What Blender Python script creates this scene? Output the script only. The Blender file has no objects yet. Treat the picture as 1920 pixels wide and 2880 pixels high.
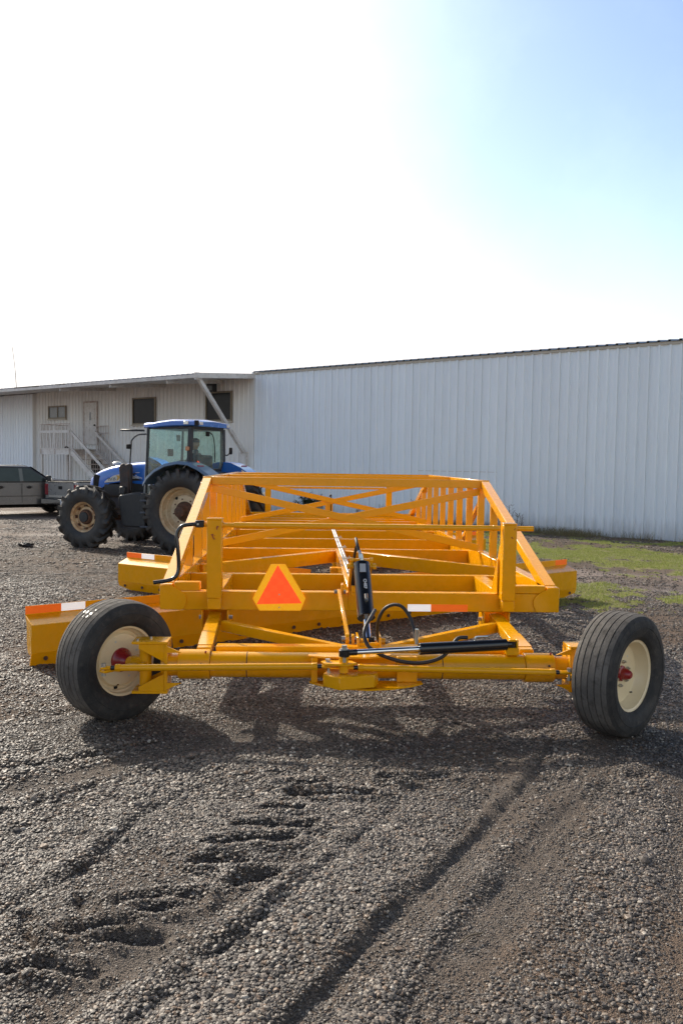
import bpy, bmesh, math, random
import numpy as np
from mathutils import Vector, Matrix
R = math.radians
random.seed(7)
rng = np.random.default_rng(11)
scene = bpy.context.scene
COL = scene.collection
V = Vector

# ------------------------------------------------------------------ materials
def new_mat(name):
    m = bpy.data.materials.new(name); m.use_nodes = True
    nt = m.node_tree; nt.nodes.clear()
    out = nt.nodes.new('ShaderNodeOutputMaterial'); b = nt.nodes.new('ShaderNodeBsdfPrincipled')
    nt.links.new(b.outputs[0], out.inputs[0])
    return m, nt, b, out
def N(nt, t, **kw):
    n = nt.nodes.new(t)
    for k, v in kw.items(): setattr(n, k, v)
    return n
def mix(nt, fac, a, b, mode='MIX'):
    n = N(nt, 'ShaderNodeMix', data_type='RGBA', blend_type=mode)
    for s, v in ((0, fac), (6, a), (7, b)):
        if hasattr(v, 'links'): nt.links.new(v, n.inputs[s])
        elif s == 0: n.inputs[0].default_value = v
        else: n.inputs[s].default_value = (*v[:3], 1)
    return n.outputs[2]
def ramp(nt, src, p0, p1, c0=(0,0,0), c1=(1,1,1)):
    n = N(nt, 'ShaderNodeValToRGB'); e = n.color_ramp.elements
    e[0].position, e[1].position = p0, p1; e[0].color = (*c0, 1); e[1].color = (*c1, 1)
    nt.links.new(src, n.inputs[0]); return n.outputs[0]
def noise(nt, vec, scale, detail=4, rough=.6):
    n = N(nt, 'ShaderNodeTexNoise'); n.inputs['Scale'].default_value = scale
    n.inputs['Detail'].default_value = detail; n.inputs['Roughness'].default_value = rough
    if vec is not None: nt.links.new(vec, n.inputs['Vector'])
    return n.outputs['Fac']
def math_n(nt, op, a, b=None, c=None):
    n = N(nt, 'ShaderNodeMath', operation=op)
    for i, v in enumerate((a, b, c)):
        if v is None: continue
        if hasattr(v, 'links'): nt.links.new(v, n.inputs[i])
        else: n.inputs[i].default_value = v
    return n.outputs[0]
def coords(nt, kind='Object'):
    return N(nt, 'ShaderNodeTexCoord').outputs[kind]
def mat(name, c, rough=.5, metal=0., c2=None, scale=6., amt=.5, bump=0., bscale=60., coat=0., spec=.5, dirt=None, dirt_z=None, stretch=None):
    m, nt, b, out = new_mat(name)
    co = coords(nt)
    if stretch:
        mp = N(nt, 'ShaderNodeMapping'); mp.inputs['Scale'].default_value = stretch
        nt.links.new(co, mp.inputs[0]); co = mp.outputs[0]
    c2 = c2 or tuple(v * .8 for v in c)
    f = ramp(nt, noise(nt, co, scale, 5), .35, .7)
    f = math_n(nt, 'MULTIPLY', f, amt)
    colr = mix(nt, f, c, c2)
    if dirt:
        d = ramp(nt, noise(nt, co, scale * 2.7, 6, .7), .52, .72)
        colr = mix(nt, math_n(nt, 'MULTIPLY', d, dirt[1]), colr, dirt[0])
    nt.links.new(colr, b.inputs['Base Color'])
    b.inputs['Metallic'].default_value = metal
    r = ramp(nt, noise(nt, co, scale * 3, 4), .3, .75, (rough * .8,) * 3, (min(1, rough * 1.25),) * 3)
    nt.links.new(r, b.inputs['Roughness'])
    b.inputs['Coat Weight'].default_value = coat; b.inputs['Coat Roughness'].default_value = .15
    b.inputs['Specular IOR Level'].default_value = spec
    if bump:
        bn = N(nt, 'ShaderNodeBump'); bn.inputs['Strength'].default_value = bump; bn.inputs['Distance'].default_value = .01
        nt.links.new(noise(nt, co, bscale, 4), bn.inputs['Height']); nt.links.new(bn.outputs[0], b.inputs['Normal'])
    return m
M = {}
M['yellow'] = mat('golden yellow paint', (.93, .405, .002), .26, c2=(.87, .365, .002), scale=3, amt=.7, coat=1., bump=.05, bscale=25, dirt=((.60, .28, .01), .10), spec=.12)
M['yellow2'] = mat('olive tinted yellow paint', (.84, .37, .002), .27, c2=(.74, .335, .002), scale=5, amt=.8, coat=.65, bump=.06, bscale=25, dirt=((.48, .25, .01), .16), spec=.10)
M['cream'] = mat('cream wheel enamel', (.80, .66, .42), .35, c2=(.72, .58, .35), scale=8, amt=.5, coat=.2, dirt=((.5, .38, .22), .15))
M['rustcream'] = mat('rusty cream rim', (.66, .50, .30), .65, c2=(.42, .22, .10), scale=7, amt=1., bump=.2, dirt=((.12, .055, .025), .6))
M['palerim'] = mat('weathered cream rim', (.60, .50, .33), .55, c2=(.45, .33, .2), scale=6, amt=.7, bump=.1, dirt=((.2, .08, .03), .55))
M['rust'] = mat('rusty hub iron', (.13, .06, .035), .8, c2=(.05, .03, .02), scale=14, amt=1., bump=.4)
M['red'] = mat('dark red hub enamel', (.30, .012, .012), .28, c2=(.2, .01, .01), coat=.4)
M['tyre'] = mat('dusty black tyre rubber', (.022, .022, .023), .72, c2=(.05, .047, .044), scale=5, amt=.9, bump=.25, bscale=90, dirt=((.12, .10, .085), .45), spec=.35)
M['tread'] = mat('worn grey tyre tread', (.082, .075, .068), .85, c2=(.145, .13, .114), scale=7, amt=1., bump=.4, bscale=90, dirt=((.03, .024, .02), .8), spec=.25)
M['agtyre'] = mat('tractor tyre rubber', (.020, .020, .021), .6, c2=(.042, .038, .034), scale=3, amt=.9, bump=.3, bscale=40, dirt=((.10, .08, .06), .35), spec=.5)
M['black'] = mat('glossy black enamel', (.010, .011, .013), .2, coat=.3, scale=10)
M['hose'] = mat('black hydraulic hose rubber', (.018, .016, .016), .5, scale=20)
M['darkplastic'] = mat('dark grey plastic', (.020, .021, .024), .5, c2=(.035, .034, .034), scale=5, bump=.1)
M['chrome'] = mat('polished steel', (.75, .76, .78), .12, 1., scale=10)
M['zinc'] = mat('zinc plated steel', (.55, .55, .52), .35, 1., c2=(.4, .4, .36), scale=20)
M['steelwhite'] = mat('bright steel tube', (.72, .72, .70), .4, .5, scale=20)
M['void'] = mat('dark cavity', (.006, .005, .004), .9)
M['blue'] = mat('blue tractor enamel', (.024, .145, .56), .24, c2=(.022, .125, .50), coat=.5, scale=3, dirt=((.12, .14, .2), .10))
M['greyblue'] = mat('grey blue chassis paint', (.05, .065, .095), .5, c2=(.03, .04, .06), dirt=((.09, .075, .06), .4))
M['exhaust'] = mat('sooty exhaust shield', (.028, .025, .026), .6, c2=(.075, .035, .022), scale=9, amt=.9, bump=.3)
M['decal_white'] = mat('off white decal', (.62, .60, .55), .4)
M['letter_white'] = mat('white lettering', (.8, .8, .8), .4)
M['letter_black'] = mat('dark lettering', (.02, .02, .025), .4)
M['orange_decal'] = mat('ochre decal', (.65, .36, .06), .4)
M['amber'] = mat('amber lamp lens', (.45, .22, .10), .2, coat=.5)
M['redlens'] = mat('red lamp lens', (.28, .02, .03), .2, coat=.5)
M['lamp'] = mat('clear lamp lens', (.75, .75, .72), .12, .3, coat=.5)
M['wall'] = mat('white corrugated wall paint', (.80, .80, .80), .5, c2=(.72, .72, .71), scale=.5, amt=.8, dirt=((.50, .47, .42), .22), stretch=(2.6, 2.6, .35))
M['wallold'] = mat('aged off white wall paint', (.76, .75, .73), .6, c2=(.66, .645, .62), scale=.8, amt=.8, dirt=((.42, .37, .31), .3), stretch=(2.5, 2.5, .5))
def wall_mat(name, c1, c2, lap, base):
    m, nt, b, out = new_mat(name); co = coords(nt)
    mp = N(nt, 'ShaderNodeMapping'); mp.inputs['Scale'].default_value = (2.6, 2.6, .35); nt.links.new(co, mp.inputs[0])
    dd = N(nt, 'ShaderNodeVectorMath', operation='DOT_PRODUCT'); dd.inputs[1].default_value = (-.761, .649, 0); nt.links.new(co, dd.inputs[0])
    s_ = math_n(nt, 'DIVIDE', dd.outputs['Value'], lap); fl_ = math_n(nt, 'FLOOR', s_); fr_ = math_n(nt, 'FRACT', s_)
    wn = N(nt, 'ShaderNodeTexWhiteNoise', noise_dimensions='1D'); nt.links.new(fl_, wn.inputs['W'])
    tone = math_n(nt, 'MULTIPLY_ADD', wn.outputs['Value'], .03, .97)
    line = math_n(nt, 'MULTIPLY_ADD', math_n(nt, 'LESS_THAN', fr_, .016), -.13, 1.)
    tone = math_n(nt, 'MULTIPLY', tone, line)
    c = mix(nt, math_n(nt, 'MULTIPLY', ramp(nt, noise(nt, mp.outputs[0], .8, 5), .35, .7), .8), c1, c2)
    st = math_n(nt, 'MULTIPLY', ramp(nt, noise(nt, mp.outputs[0], 3.2, 6, .7),   .55, .78), .12); c = mix(nt, st, c, (.46, .41, .35))
    sx = N(nt, 'ShaderNodeSeparateXYZ'); nt.links.new(co, sx.inputs[0])
    bs = ramp(nt, math_n(nt, 'ADD', sx.outputs[2], math_n(nt, 'MULTIPLY', noise(nt, mp.outputs[0], 5, 5, .7), .9)), .45, .95, (1, 1, 1), (0, 0, 0)); c = mix(nt, math_n(nt, 'MULTIPLY', bs, base), c, (.16, .14, .10))
    v = N(nt, 'ShaderNodeVectorMath', operation='SCALE'); nt.links.new(c, v.inputs[0]); nt.links.new(tone, v.inputs['Scale']); nt.links.new(v.outputs[0], b.inputs['Base Color'])
    b.inputs['Roughness'].default_value = .5
    bn = N(nt, 'ShaderNodeBump'); bn.inputs['Strength'].default_value = .25; bn.inputs['Distance'].default_value = .05; nt.links.new(noise(nt, mp.outputs[0], .9, 2), bn.inputs['Height']); nt.links.new(bn.outputs[0], b.inputs['Normal'])
    return m
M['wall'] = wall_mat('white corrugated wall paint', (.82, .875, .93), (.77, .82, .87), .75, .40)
M['wallold'] = wall_mat('aged off white wall paint', (.78, .77, .75), (.66, .645, .62), .88, .5)
M['trim'] = mat('beige eave trim', (.50, .45, .38), .6, scale=3, dirt=((.2, .13, .08), .3))
M['roofm'] = mat('grey blue metal roofing', (.20, .23, .27), .4, .3, scale=2)
M['whiteold'] = mat('chalky white steel paint', (.68, .66, .64), .6, c2=(.52, .48, .44), scale=4, amt=.8, dirt=((.22, .12, .07), .5))
M['rustywhite'] = mat('rust stained white rail', (.55, .50, .47), .7, c2=(.30, .19, .14), scale=7, amt=.9)
M['darkframe'] = mat('brown window frame', (.22, .18, .13), .6)
M['glassdark'] = mat('dark window glass', (.012, .014, .016), .12, c2=(.02, .024, .024), scale=1.5, spec=.12)
M['fenderblue'] = mat('dusty grey blue fender', (.085, .15, .25), .4, c2=(.12, .16, .22), scale=4, coat=.2)
M['glassgrey'] = mat('dusty grey window glass', (.16, .18, .19), .25, c2=(.09, .11, .11), scale=2)
M['truckgrey'] = mat('metallic taupe grey paint', (.085, .078, .074), .32, .3, coat=.6, scale=3, c2=(.065, .06, .056))
M['trucksilver'] = mat('metallic silver paint', (.36, .345, .33), .3, .4, coat=.8, scale=3)
M['skin'] = mat('skin', (.30, .17, .11), .5)
M['shirt'] = mat('dark blue shirt cloth', (.03, .04, .06), .9)
M['trousers'] = mat('dark trousers cloth', (.03, .03, .04), .9)
M['cap'] = mat('dark cap cloth', (.02, .025, .04), .9)
M['stem'] = mat('dry plant stem', (.10, .075, .045), .8)
M['bark'] = mat('thin brown stem', (.07, .05, .035), .8)
M['plate'] = mat('licence plate white', (.7, .7, .72), .4)
M['whitetape'] = None
M['sticker'] = mat('silver data sticker', (.55, .55, .55), .35, .3)
M['overspray'] = mat('dark red overspray', (.33, .03, .008), .5)

def glass_mat(name, tint, alpha_rough=.02, opac=.25):
    m, nt, b, out = new_mat(name)
    tr = N(nt, 'ShaderNodeBsdfTransparent'); tr.inputs[0].default_value = (*tint, 1)
    gl = N(nt, 'ShaderNodeBsdfGlossy'); gl.inputs['Roughness'].default_value = .03
    df = N(nt, 'ShaderNodeBsdfDiffuse'); df.inputs[0].default_value = (.42, .52, .46, 1)
    fr = N(nt, 'ShaderNodeFresnel'); fr.inputs[0].default_value = 1.5
    m1 = N(nt, 'ShaderNodeMixShader'); m2 = N(nt, 'ShaderNodeMixShader')
    co = coords(nt)
    d = ramp(nt, noise(nt, co, 3.5, 8, .75), .45, .78)
    nt.links.new(math_n(nt, 'MULTIPLY_ADD', d, opac, .05), m1.inputs[0])
    nt.links.new(tr.outputs[0], m1.inputs[1]); nt.links.new(df.outputs[0], m1.inputs[2])
    nt.links.new(fr.outputs[0], m2.inputs[0]); nt.links.new(m1.outputs[0], m2.inputs[1]); nt.links.new(gl.outputs[0], m2.inputs[2])
    nt.links.new(m2.outputs[0], out.inputs[0]); nt.nodes.remove(b)
    return m
M['glass'] = glass_mat('green tinted cab glass', (.80, .97, .89), opac=.42)
M['carglass'] = glass_mat('tinted car glass', (.16, .19, .20), opac=.06)

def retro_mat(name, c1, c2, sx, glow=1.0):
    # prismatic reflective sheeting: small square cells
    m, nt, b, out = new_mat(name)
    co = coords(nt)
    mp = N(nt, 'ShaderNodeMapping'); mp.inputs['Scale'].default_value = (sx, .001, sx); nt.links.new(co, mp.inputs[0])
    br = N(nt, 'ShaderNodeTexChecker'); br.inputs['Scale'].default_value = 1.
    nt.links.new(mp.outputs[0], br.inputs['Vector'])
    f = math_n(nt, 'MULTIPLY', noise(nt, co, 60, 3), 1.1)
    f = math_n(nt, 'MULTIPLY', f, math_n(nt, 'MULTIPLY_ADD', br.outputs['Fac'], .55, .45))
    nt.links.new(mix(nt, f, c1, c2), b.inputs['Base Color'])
    nt.links.new(mix(nt, f, c1, c2), b.inputs['Emission Color'])   # glow added so shaded sheeting and tape look bright; they are no lamps
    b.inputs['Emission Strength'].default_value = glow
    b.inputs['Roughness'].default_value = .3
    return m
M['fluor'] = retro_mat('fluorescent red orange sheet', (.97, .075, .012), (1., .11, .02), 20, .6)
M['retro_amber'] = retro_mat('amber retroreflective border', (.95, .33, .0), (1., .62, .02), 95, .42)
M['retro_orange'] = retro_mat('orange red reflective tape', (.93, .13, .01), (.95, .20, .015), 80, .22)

M['whitetape'] = retro_mat('white reflective tape', (.9, .9, .9), (.82, .82, .82), 80, .45)  # own glow added so the tape looks white in shade
# ------------------------------------------------------------------ mesh building
class MB:
    def __init__(s): s.v = []; s.f = []
    def add(s, vs, fs):
        n = len(s.v); s.v += [tuple(v) for v in vs]; s.f += [tuple(i + n for i in f) for f in fs]; return s
    def box(s, x0, x1, y0, y1, z0, z1):
        if x0 > x1: x0, x1 = x1, x0
        if y0 > y1: y0, y1 = y1, y0
        vs = [(x, y, z) for z in (z0, z1) for y in (y0, y1) for x in (x0, x1)]
        return s.add(vs, [(0,2,3,1),(4,5,7,6),(0,1,5,4),(2,6,7,3),(0,4,6,2),(1,3,7,5)])
    def beam(s, p0, p1, w, h, up=(0,0,1)):
        p0, p1, up = V(p0), V(p1), V(up); d = (p1 - p0).normalized()
        sd = d.cross(up).normalized(); u = sd.cross(d).normalized()
        vs = []
        for p in (p0, p1):
            for a, b in ((-1,-1),(1,-1),(1,1),(-1,1)): vs.append(p + sd * a * w / 2 + u * b * h / 2)
        return s.add(vs, [(0,3,2,1)[::-1] if 0 else (0,1,2,3),(7,6,5,4),(0,4,5,1),(1,5,6,2),(2,6,7,3),(3,7,4,0)])
    def cyl(s, p0, p1, r, r1=None, n=20, cap=True):
        p0, p1 = V(p0), V(p1); r1 = r if r1 is None else r1
        d = (p1 - p0).normalized(); a = V((0,0,1)) if abs(d.z) < .9 else V((1,0,0))
        u = d.cross(a).normalized(); w = d.cross(u)
        vs = [p + (u * math.cos(t) + w * math.sin(t)) * rr for p, rr in ((p0, r), (p1, r1)) for t in [k * 2 * math.pi / n for k in range(n)]]
        fs = [(k, (k + 1) % n, n + (k + 1) % n, n + k) for k in range(n)]
        if cap: fs += [tuple(range(n))[::-1], tuple(range(n, 2 * n))]
        return s.add(vs, fs)
    def tube(s, pts, r, n=10, smooth=4):
        pts = [V(p) for p in pts]
        if smooth > 1:
            q = []
            P = [pts[0] * 2 - pts[1]] + pts + [pts[-1] * 2 - pts[-2]]
            for i in range(1, len(P) - 2):
                for k in range(smooth):
                    t = k / smooth; a, b, c, d = P[i-1], P[i], P[i+1], P[i+2]
                    q.append(.5 * ((2*b) + (c-a)*t + (2*a-5*b+4*c-d)*t*t + (3*b-a-3*c+d)*t**3))
            q.append(pts[-1]); pts = q
        n0 = None; vs = []; fs = []
        for i, p in enumerate(pts):
            d = (pts[min(i+1, len(pts)-1)] - pts[max(i-1, 0)]).normalized()
            if n0 is None: n0 = d.orthogonal().normalized()
            n0 = (n0 - d * n0.dot(d)).normalized(); b = d.cross(n0)
            rr = r[i] if isinstance(r, (list, tuple)) else r
            vs += [p + (n0 * math.cos(t) + b * math.sin(t)) * rr for t in [k * 2 * math.pi / n for k in range(n)]]
        for i in range(len(pts) - 1):
            fs += [(i*n + k, i*n + (k+1) % n, (i+1)*n + (k+1) % n, (i+1)*n + k) for k in range(n)]
        fs += [tuple(range(n))[::-1], tuple(range((len(pts)-1)*n, len(pts)*n))]
        return s.add(vs, fs)
    def prism(s, poly, a, b, axis='y'):
        # polygon given in the two other axes, extruded from a to b along axis
        def P(p, t): return {'x': (t, p[0], p[1]), 'y': (p[0], t, p[1]), 'z': (p[0], p[1], t)}[axis]
        n = len(poly); vs = [P(p, a) for p in poly] + [P(p, b) for p in poly]
        return s.add(vs, [tuple(range(n)), tuple(range(n, 2*n))[::-1]] + [(k, n + k, n + (k+1) % n, (k+1) % n) for k in range(n)])
    def lathe(s, prof, n=64, closed=True):
        # profile of (x, r), axis = local X
        m = len(prof); vs = []; fs = []
        for k in range(n):
            t = 2 * math.pi * k / n
            vs += [(x, r * math.cos(t), r * math.sin(t)) for x, r in prof]
        for k in range(n):
            k2 = (k + 1) % n
            for i in range(m if closed else m - 1):
                j = (i + 1) % m; fs.append((k*m + i, k*m + j, k2*m + j, k2*m + i))
        return s.add(vs, fs)
    def xf(s, mtx, start=0):
        s.v[start:] = [tuple(mtx @ V(v)) for v in s.v[start:]]; return s
    def obj(s, name, m, parent=None, bevel=0., smooth=35, world=False, seg=1, label=None):
        me = bpy.data.meshes.new(name); me.from_pydata(s.v, [], s.f); me.validate(); me.update()
        bm = bmesh.new(); bm.from_mesh(me); bmesh.ops.recalc_face_normals(bm, faces=bm.faces); bm.to_mesh(me); bm.free()
        if isinstance(m, str): m = M[m]
        me.materials.append(m)
        o = bpy.data.objects.new(name, me); COL.objects.link(o)
        if smooth:
            me.shade_smooth(); me.set_sharp_from_angle(angle=R(smooth))
        if parent is not None:
            o.parent = parent
            if world:
                W = parent.matrix_basis.copy(); q = parent.parent
                while q is not None: W = q.matrix_basis @ W; q = q.parent
                me.transform(W.inverted())
        if bevel:
            b = o.modifiers.new('bevel', 'BEVEL'); b.width = bevel; b.segments = seg; b.limit_method = 'ANGLE'; b.angle_limit = R(40)
        if label: o['label'] = label
        return o
def empty(name, loc=(0,0,0), rz=0., parent=None, scale=1.):
    o = bpy.data.objects.new(name, None); COL.objects.link(o)
    o.location = loc; o.rotation_euler = (0, 0, rz); o.scale = (scale,) * 3; o.empty_display_size = .2
    o.parent = parent; o.matrix_basis = Matrix.LocRotScale(V(loc), o.rotation_euler, o.scale)
    return o
def tag(o, label=None, cat=None, group=None, kind=None):
    if label: o['label'] = label
    if cat: o['category'] = cat
    if group: o['group'] = group
    if kind: o['kind'] = kind
    return o
def thing(name, label, cat, loc=(0,0,0), rz=0., scale=1., group=None):
    return tag(empty(name, loc, rz, None, scale), label, cat, group)
def text_mesh(body, size, name, m, parent, mtx, extrude=.001, xs=1., bold=0.):
    cu = bpy.data.curves.new(name, 'FONT'); cu.body = body; cu.size = size; cu.extrude = extrude; cu.offset = bold
    cu.align_x = 'CENTER'; cu.align_y = 'CENTER'
    t = bpy.data.objects.new(name, cu); COL.objects.link(t)
    dg = bpy.context.evaluated_depsgraph_get(); me = bpy.data.meshes.new_from_object(t.evaluated_get(dg))
    bpy.data.objects.remove(t)
    me.transform(Matrix.Diagonal((xs, 1, 1, 1))); me.transform(mtx); me.materials.clear(); me.materials.append(M[m])
    o = bpy.data.objects.new(name, me); COL.objects.link(o); o.parent = parent
    return o
def hexbolt(mb, p, axis, r=.012, l=.012):
    p = V(p); a = V(axis).normalized(); mb.cyl(p, p + a * l, r, n=6); return mb

# ------------------------------------------------------------------ camera
CAMH = 1.75
yaw, pitch, roll = 2.3727616531 / 57.3, -3.4006947727 / 57.3, .0152
f = V((math.sin(yaw) * math.cos(pitch), math.cos(yaw) * math.cos(pitch), math.sin(pitch)))
r_ = V((math.cos(yaw), -math.sin(yaw), 0)); u_ = r_.cross(f)
r2 = r_ * math.cos(roll) + u_ * math.sin(roll); u2 = -r_ * math.sin(roll) + u_ * math.cos(roll)
cam = bpy.data.cameras.new('camera'); co = bpy.data.objects.new('camera', cam); COL.objects.link(co)
mw = Matrix((( r2.x, u2.x, -f.x, 0), (r2.y, u2.y, -f.y, 0), (r2.z, u2.z, -f.z, CAMH), (0, 0, 0, 1)))
co.matrix_world = mw
cam.sensor_fit = 'VERTICAL'; cam.sensor_height = 24.; cam.lens = 24. * 2340 / 2880; cam.clip_end = 3000; cam.clip_start = .05
scene.camera = co

# ------------------------------------------------------------------ light
SUN_EL, SUN_AZ = 35.0, -38.0       # azimuth measured from +Y towards +X
sd = V((math.sin(R(SUN_AZ)) * math.cos(R(SUN_EL)), math.cos(R(SUN_AZ)) * math.cos(R(SUN_EL)), math.sin(R(SUN_EL))))
sl = bpy.data.lights.new('sun', 'SUN'); sl.energy = 5.0; sl.angle = R(.55); sl.color = (1., .90, .76)
so = bpy.data.objects.new('sun', sl); COL.objects.link(so); so.rotation_euler = sd.to_track_quat('Z', 'Y').to_euler(); so.location = (0, 0, 30)
w = bpy.data.worlds.new('World'); scene.world = w; w.use_nodes = True
nt = w.node_tree; nt.nodes.clear()
wo = N(nt, 'ShaderNodeOutputWorld'); bg = N(nt, 'ShaderNodeBackground')
sky = N(nt, 'ShaderNodeTexSky', sky_type='NISHITA'); sky.sun_disc = False
sky.sun_elevation = R(SUN_EL); sky.sun_rotation = R(SUN_AZ); sky.air_density = 1.; sky.dust_density = 1.2; sky.ozone_density = 1.
gen = coords(nt, 'Generated')
nrm = N(nt, 'ShaderNodeVectorMath', operation='NORMALIZE'); nt.links.new(gen, nrm.inputs[0])
dt = N(nt, 'ShaderNodeVectorMath', operation='DOT_PRODUCT'); dt.inputs[1].default_value = sd
nt.links.new(nrm.outputs[0], dt.inputs[0])
cosang = math_n(nt, 'MAXIMUM', dt.outputs['Value'], 0.)
# thin bright haze around the sun and along the horizon on the sun's side
g1 = math_n(nt, 'MULTIPLY', math_n(nt, 'POWER', cosang, 9.), 5.)
sep = N(nt, 'ShaderNodeSeparateXYZ'); nt.links.new(nrm.outputs[0], sep.inputs[0])
up = math_n(nt, 'MAXIMUM', sep.outputs[2], 0.)
hz = math_n(nt, 'POWER', math_n(nt, 'SUBTRACT', 1., up), 5.)
hz = math_n(nt, 'MULTIPLY', hz, math_n(nt, 'MULTIPLY_ADD', math_n(nt, 'POWER', cosang, 2.), 9., 1.5))
cl = ramp(nt, noise(nt, nrm.outputs[0], 3.2, 6, .62), .42, .75)
g = math_n(nt, 'ADD', g1, hz)
g = math_n(nt, 'MULTIPLY_ADD', math_n(nt, 'MULTIPLY', cl, cosang), 1.5, g)
# cloud brightness added to the unseen sky away from the sun, lighting the wall
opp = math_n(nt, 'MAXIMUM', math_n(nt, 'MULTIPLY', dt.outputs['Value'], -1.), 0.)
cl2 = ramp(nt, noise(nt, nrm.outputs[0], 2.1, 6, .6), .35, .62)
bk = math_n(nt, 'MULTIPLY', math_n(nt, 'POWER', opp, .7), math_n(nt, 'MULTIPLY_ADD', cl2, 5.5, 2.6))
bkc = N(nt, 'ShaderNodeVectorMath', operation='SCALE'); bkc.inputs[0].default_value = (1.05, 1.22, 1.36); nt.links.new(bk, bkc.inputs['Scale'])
skyc = N(nt, 'ShaderNodeVectorMath', operation='SCALE'); nt.links.new(sky.outputs[0], skyc.inputs[0]); skyc.inputs['Scale'].default_value = 2.3
hc = N(nt, 'ShaderNodeVectorMath', operation='SCALE'); hc.inputs[0].default_value = (1., 1.02, 1.04); nt.links.new(g, hc.inputs['Scale'])
sm = N(nt, 'ShaderNodeVectorMath', operation='ADD'); tn = N(nt, 'ShaderNodeVectorMath', operation='MULTIPLY'); tn.inputs[1].default_value = (.78, .79, .92); nt.links.new(skyc.outputs[0], tn.inputs[0]); nt.links.new(tn.outputs[0], sm.inputs[0]); nt.links.new(hc.outputs[0], sm.inputs[1])
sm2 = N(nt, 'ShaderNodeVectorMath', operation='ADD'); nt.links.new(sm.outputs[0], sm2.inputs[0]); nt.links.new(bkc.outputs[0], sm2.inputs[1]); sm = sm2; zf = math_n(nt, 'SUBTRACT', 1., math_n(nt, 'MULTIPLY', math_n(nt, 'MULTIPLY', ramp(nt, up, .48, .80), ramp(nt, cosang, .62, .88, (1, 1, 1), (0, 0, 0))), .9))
sm3 = N(nt, 'ShaderNodeVectorMath', operation='SCALE'); nt.links.new(sm.outputs[0], sm3.inputs[0]); nt.links.new(zf, sm3.inputs['Scale']); sm = sm3
mn = N(nt, 'ShaderNodeVectorMath', operation='MINIMUM'); mn.inputs[1].default_value = (9.6, 9.2, 9.0); nt.links.new(sm.outputs[0], mn.inputs[0]); au = math_n(nt, 'ADD', math_n(nt, 'MULTIPLY', math_n(nt, 'POWER', cosang, 14.), 24.), math_n(nt, 'MULTIPLY', math_n(nt, 'POWER', cosang, 60.), 60.))
auc = N(nt, 'ShaderNodeVectorMath', operation='SCALE'); auc.inputs[0].default_value = (1., .93, .80); nt.links.new(au, auc.inputs['Scale'])
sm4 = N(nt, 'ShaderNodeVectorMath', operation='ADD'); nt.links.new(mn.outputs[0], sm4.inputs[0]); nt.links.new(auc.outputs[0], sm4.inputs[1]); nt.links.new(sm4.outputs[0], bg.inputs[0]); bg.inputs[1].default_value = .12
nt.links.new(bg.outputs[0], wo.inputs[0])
scene.view_settings.view_transform = 'Standard'; scene.view_settings.look = 'None'; scene.view_settings.exposure = 0
scene.cycles.max_bounces = 6; scene.cycles.transparent_max_bounces = 12

# ------------------------------------------------------------------ terrain
def _hash(ix, iy, seed):
    h = (ix.astype(np.int64) * 374761393 + iy.astype(np.int64) * 668265263 + seed * 974634777) & 0x7fffffff
    h = (h ^ (h >> 13)) * 1274126177 & 0x7fffffff
    return ((h ^ (h >> 16)) & 0xffff) / 65535.
def vnoise(x, y, seed=0):
    ix, iy = np.floor(x), np.floor(y); fx, fy = x - ix, y - iy
    fx = fx * fx * (3 - 2 * fx); fy = fy * fy * (3 - 2 * fy)
    a, b = _hash(ix, iy, seed), _hash(ix + 1, iy, seed); c, d = _hash(ix, iy + 1, seed), _hash(ix + 1, iy + 1, seed)
    return (a + (b - a) * fx) * (1 - fy) + (c + (d - c) * fx) * fy - .5
def fbm(x, y, sc, oc=4, seed=0):
    s = 0; a = 1.
    for k in range(oc): s = s + a * vnoise(x * sc, y * sc, seed + k * 17); a *= .5; sc *= 2.1
    return s
# ruts and tyre lug prints, world coordinates on the ground: (points, depth, width, ridge)
RUTS = [
 ([(-1.5,4.08),(-1.3,4.27),(-1.06,4.51),(-.68,4.77)], .022, .026, .016),
 ([(-.9,1.6),(-.53,2.51),(-.37,2.83),(-.22,3.01),(-.08,3.26),(.17,3.63),(.34,3.9),(.57,4.38)], .022, .034, .018),
 ([(-.4,1.7),(-.07,2.5),(.1,2.72),(.29,3.06),(.57,3.43),(.95,4.04),(1.35,4.7),(1.54,5.08)], .026, .030, .022),
 ([(0,1.8),(.29,2.5),(.49,2.92),(.69,3.22),(.92,3.5),(1.15,3.89),(1.46,4.26),(2.05,4.7)], .018, .05, .014),
 ([(-2.6,4.1),(-1.7,4.64),(-1.44,4.74),(-.98,5.07)], .022, .03, .018),
 ([(-.96,3.52),(-.79,4.05),(-.51,4.44)], .016, .04, .014),
 ([(-1.6,2.6),(-1.17,3.18),(-.96,3.52)], .02, .04, .014),
]
BANDS = [([(-.25, 1.9), (.03, 2.6), (.42, 3.1), (.80, 3.75), (1.15, 4.4), (1.4, 5.0)], .10), ([(.15, 1.9), (.45, 2.6), (.80, 3.15), (1.15, 3.75), (1.6, 4.5), (2.0, 5.3)], .11),
 ([(-2.6, 3.6), (-1.7, 4.25), (-1.0, 4.75), (-.4, 5.2)], .10), ([(-1.2, 1.9), (-.75, 2.6), (-.42, 3.1), (-.05, 3.55)], .07), ([(1.0, 1.9), (1.3, 2.7), (1.75, 3.6), (2.3, 4.6)], .12)]
def inband(x, y):
    m = np.zeros(x.shape)
    for pts, half in BANDS:
        best = np.full(x.shape, 9.)
        for a, b in zip(pts[:-1], pts[1:]): best = np.minimum(best, seg_sd(x, y, a, b)[0])
        m = np.maximum(m, 1 / (1 + np.exp((best - half) / .025)))
    return m
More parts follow.
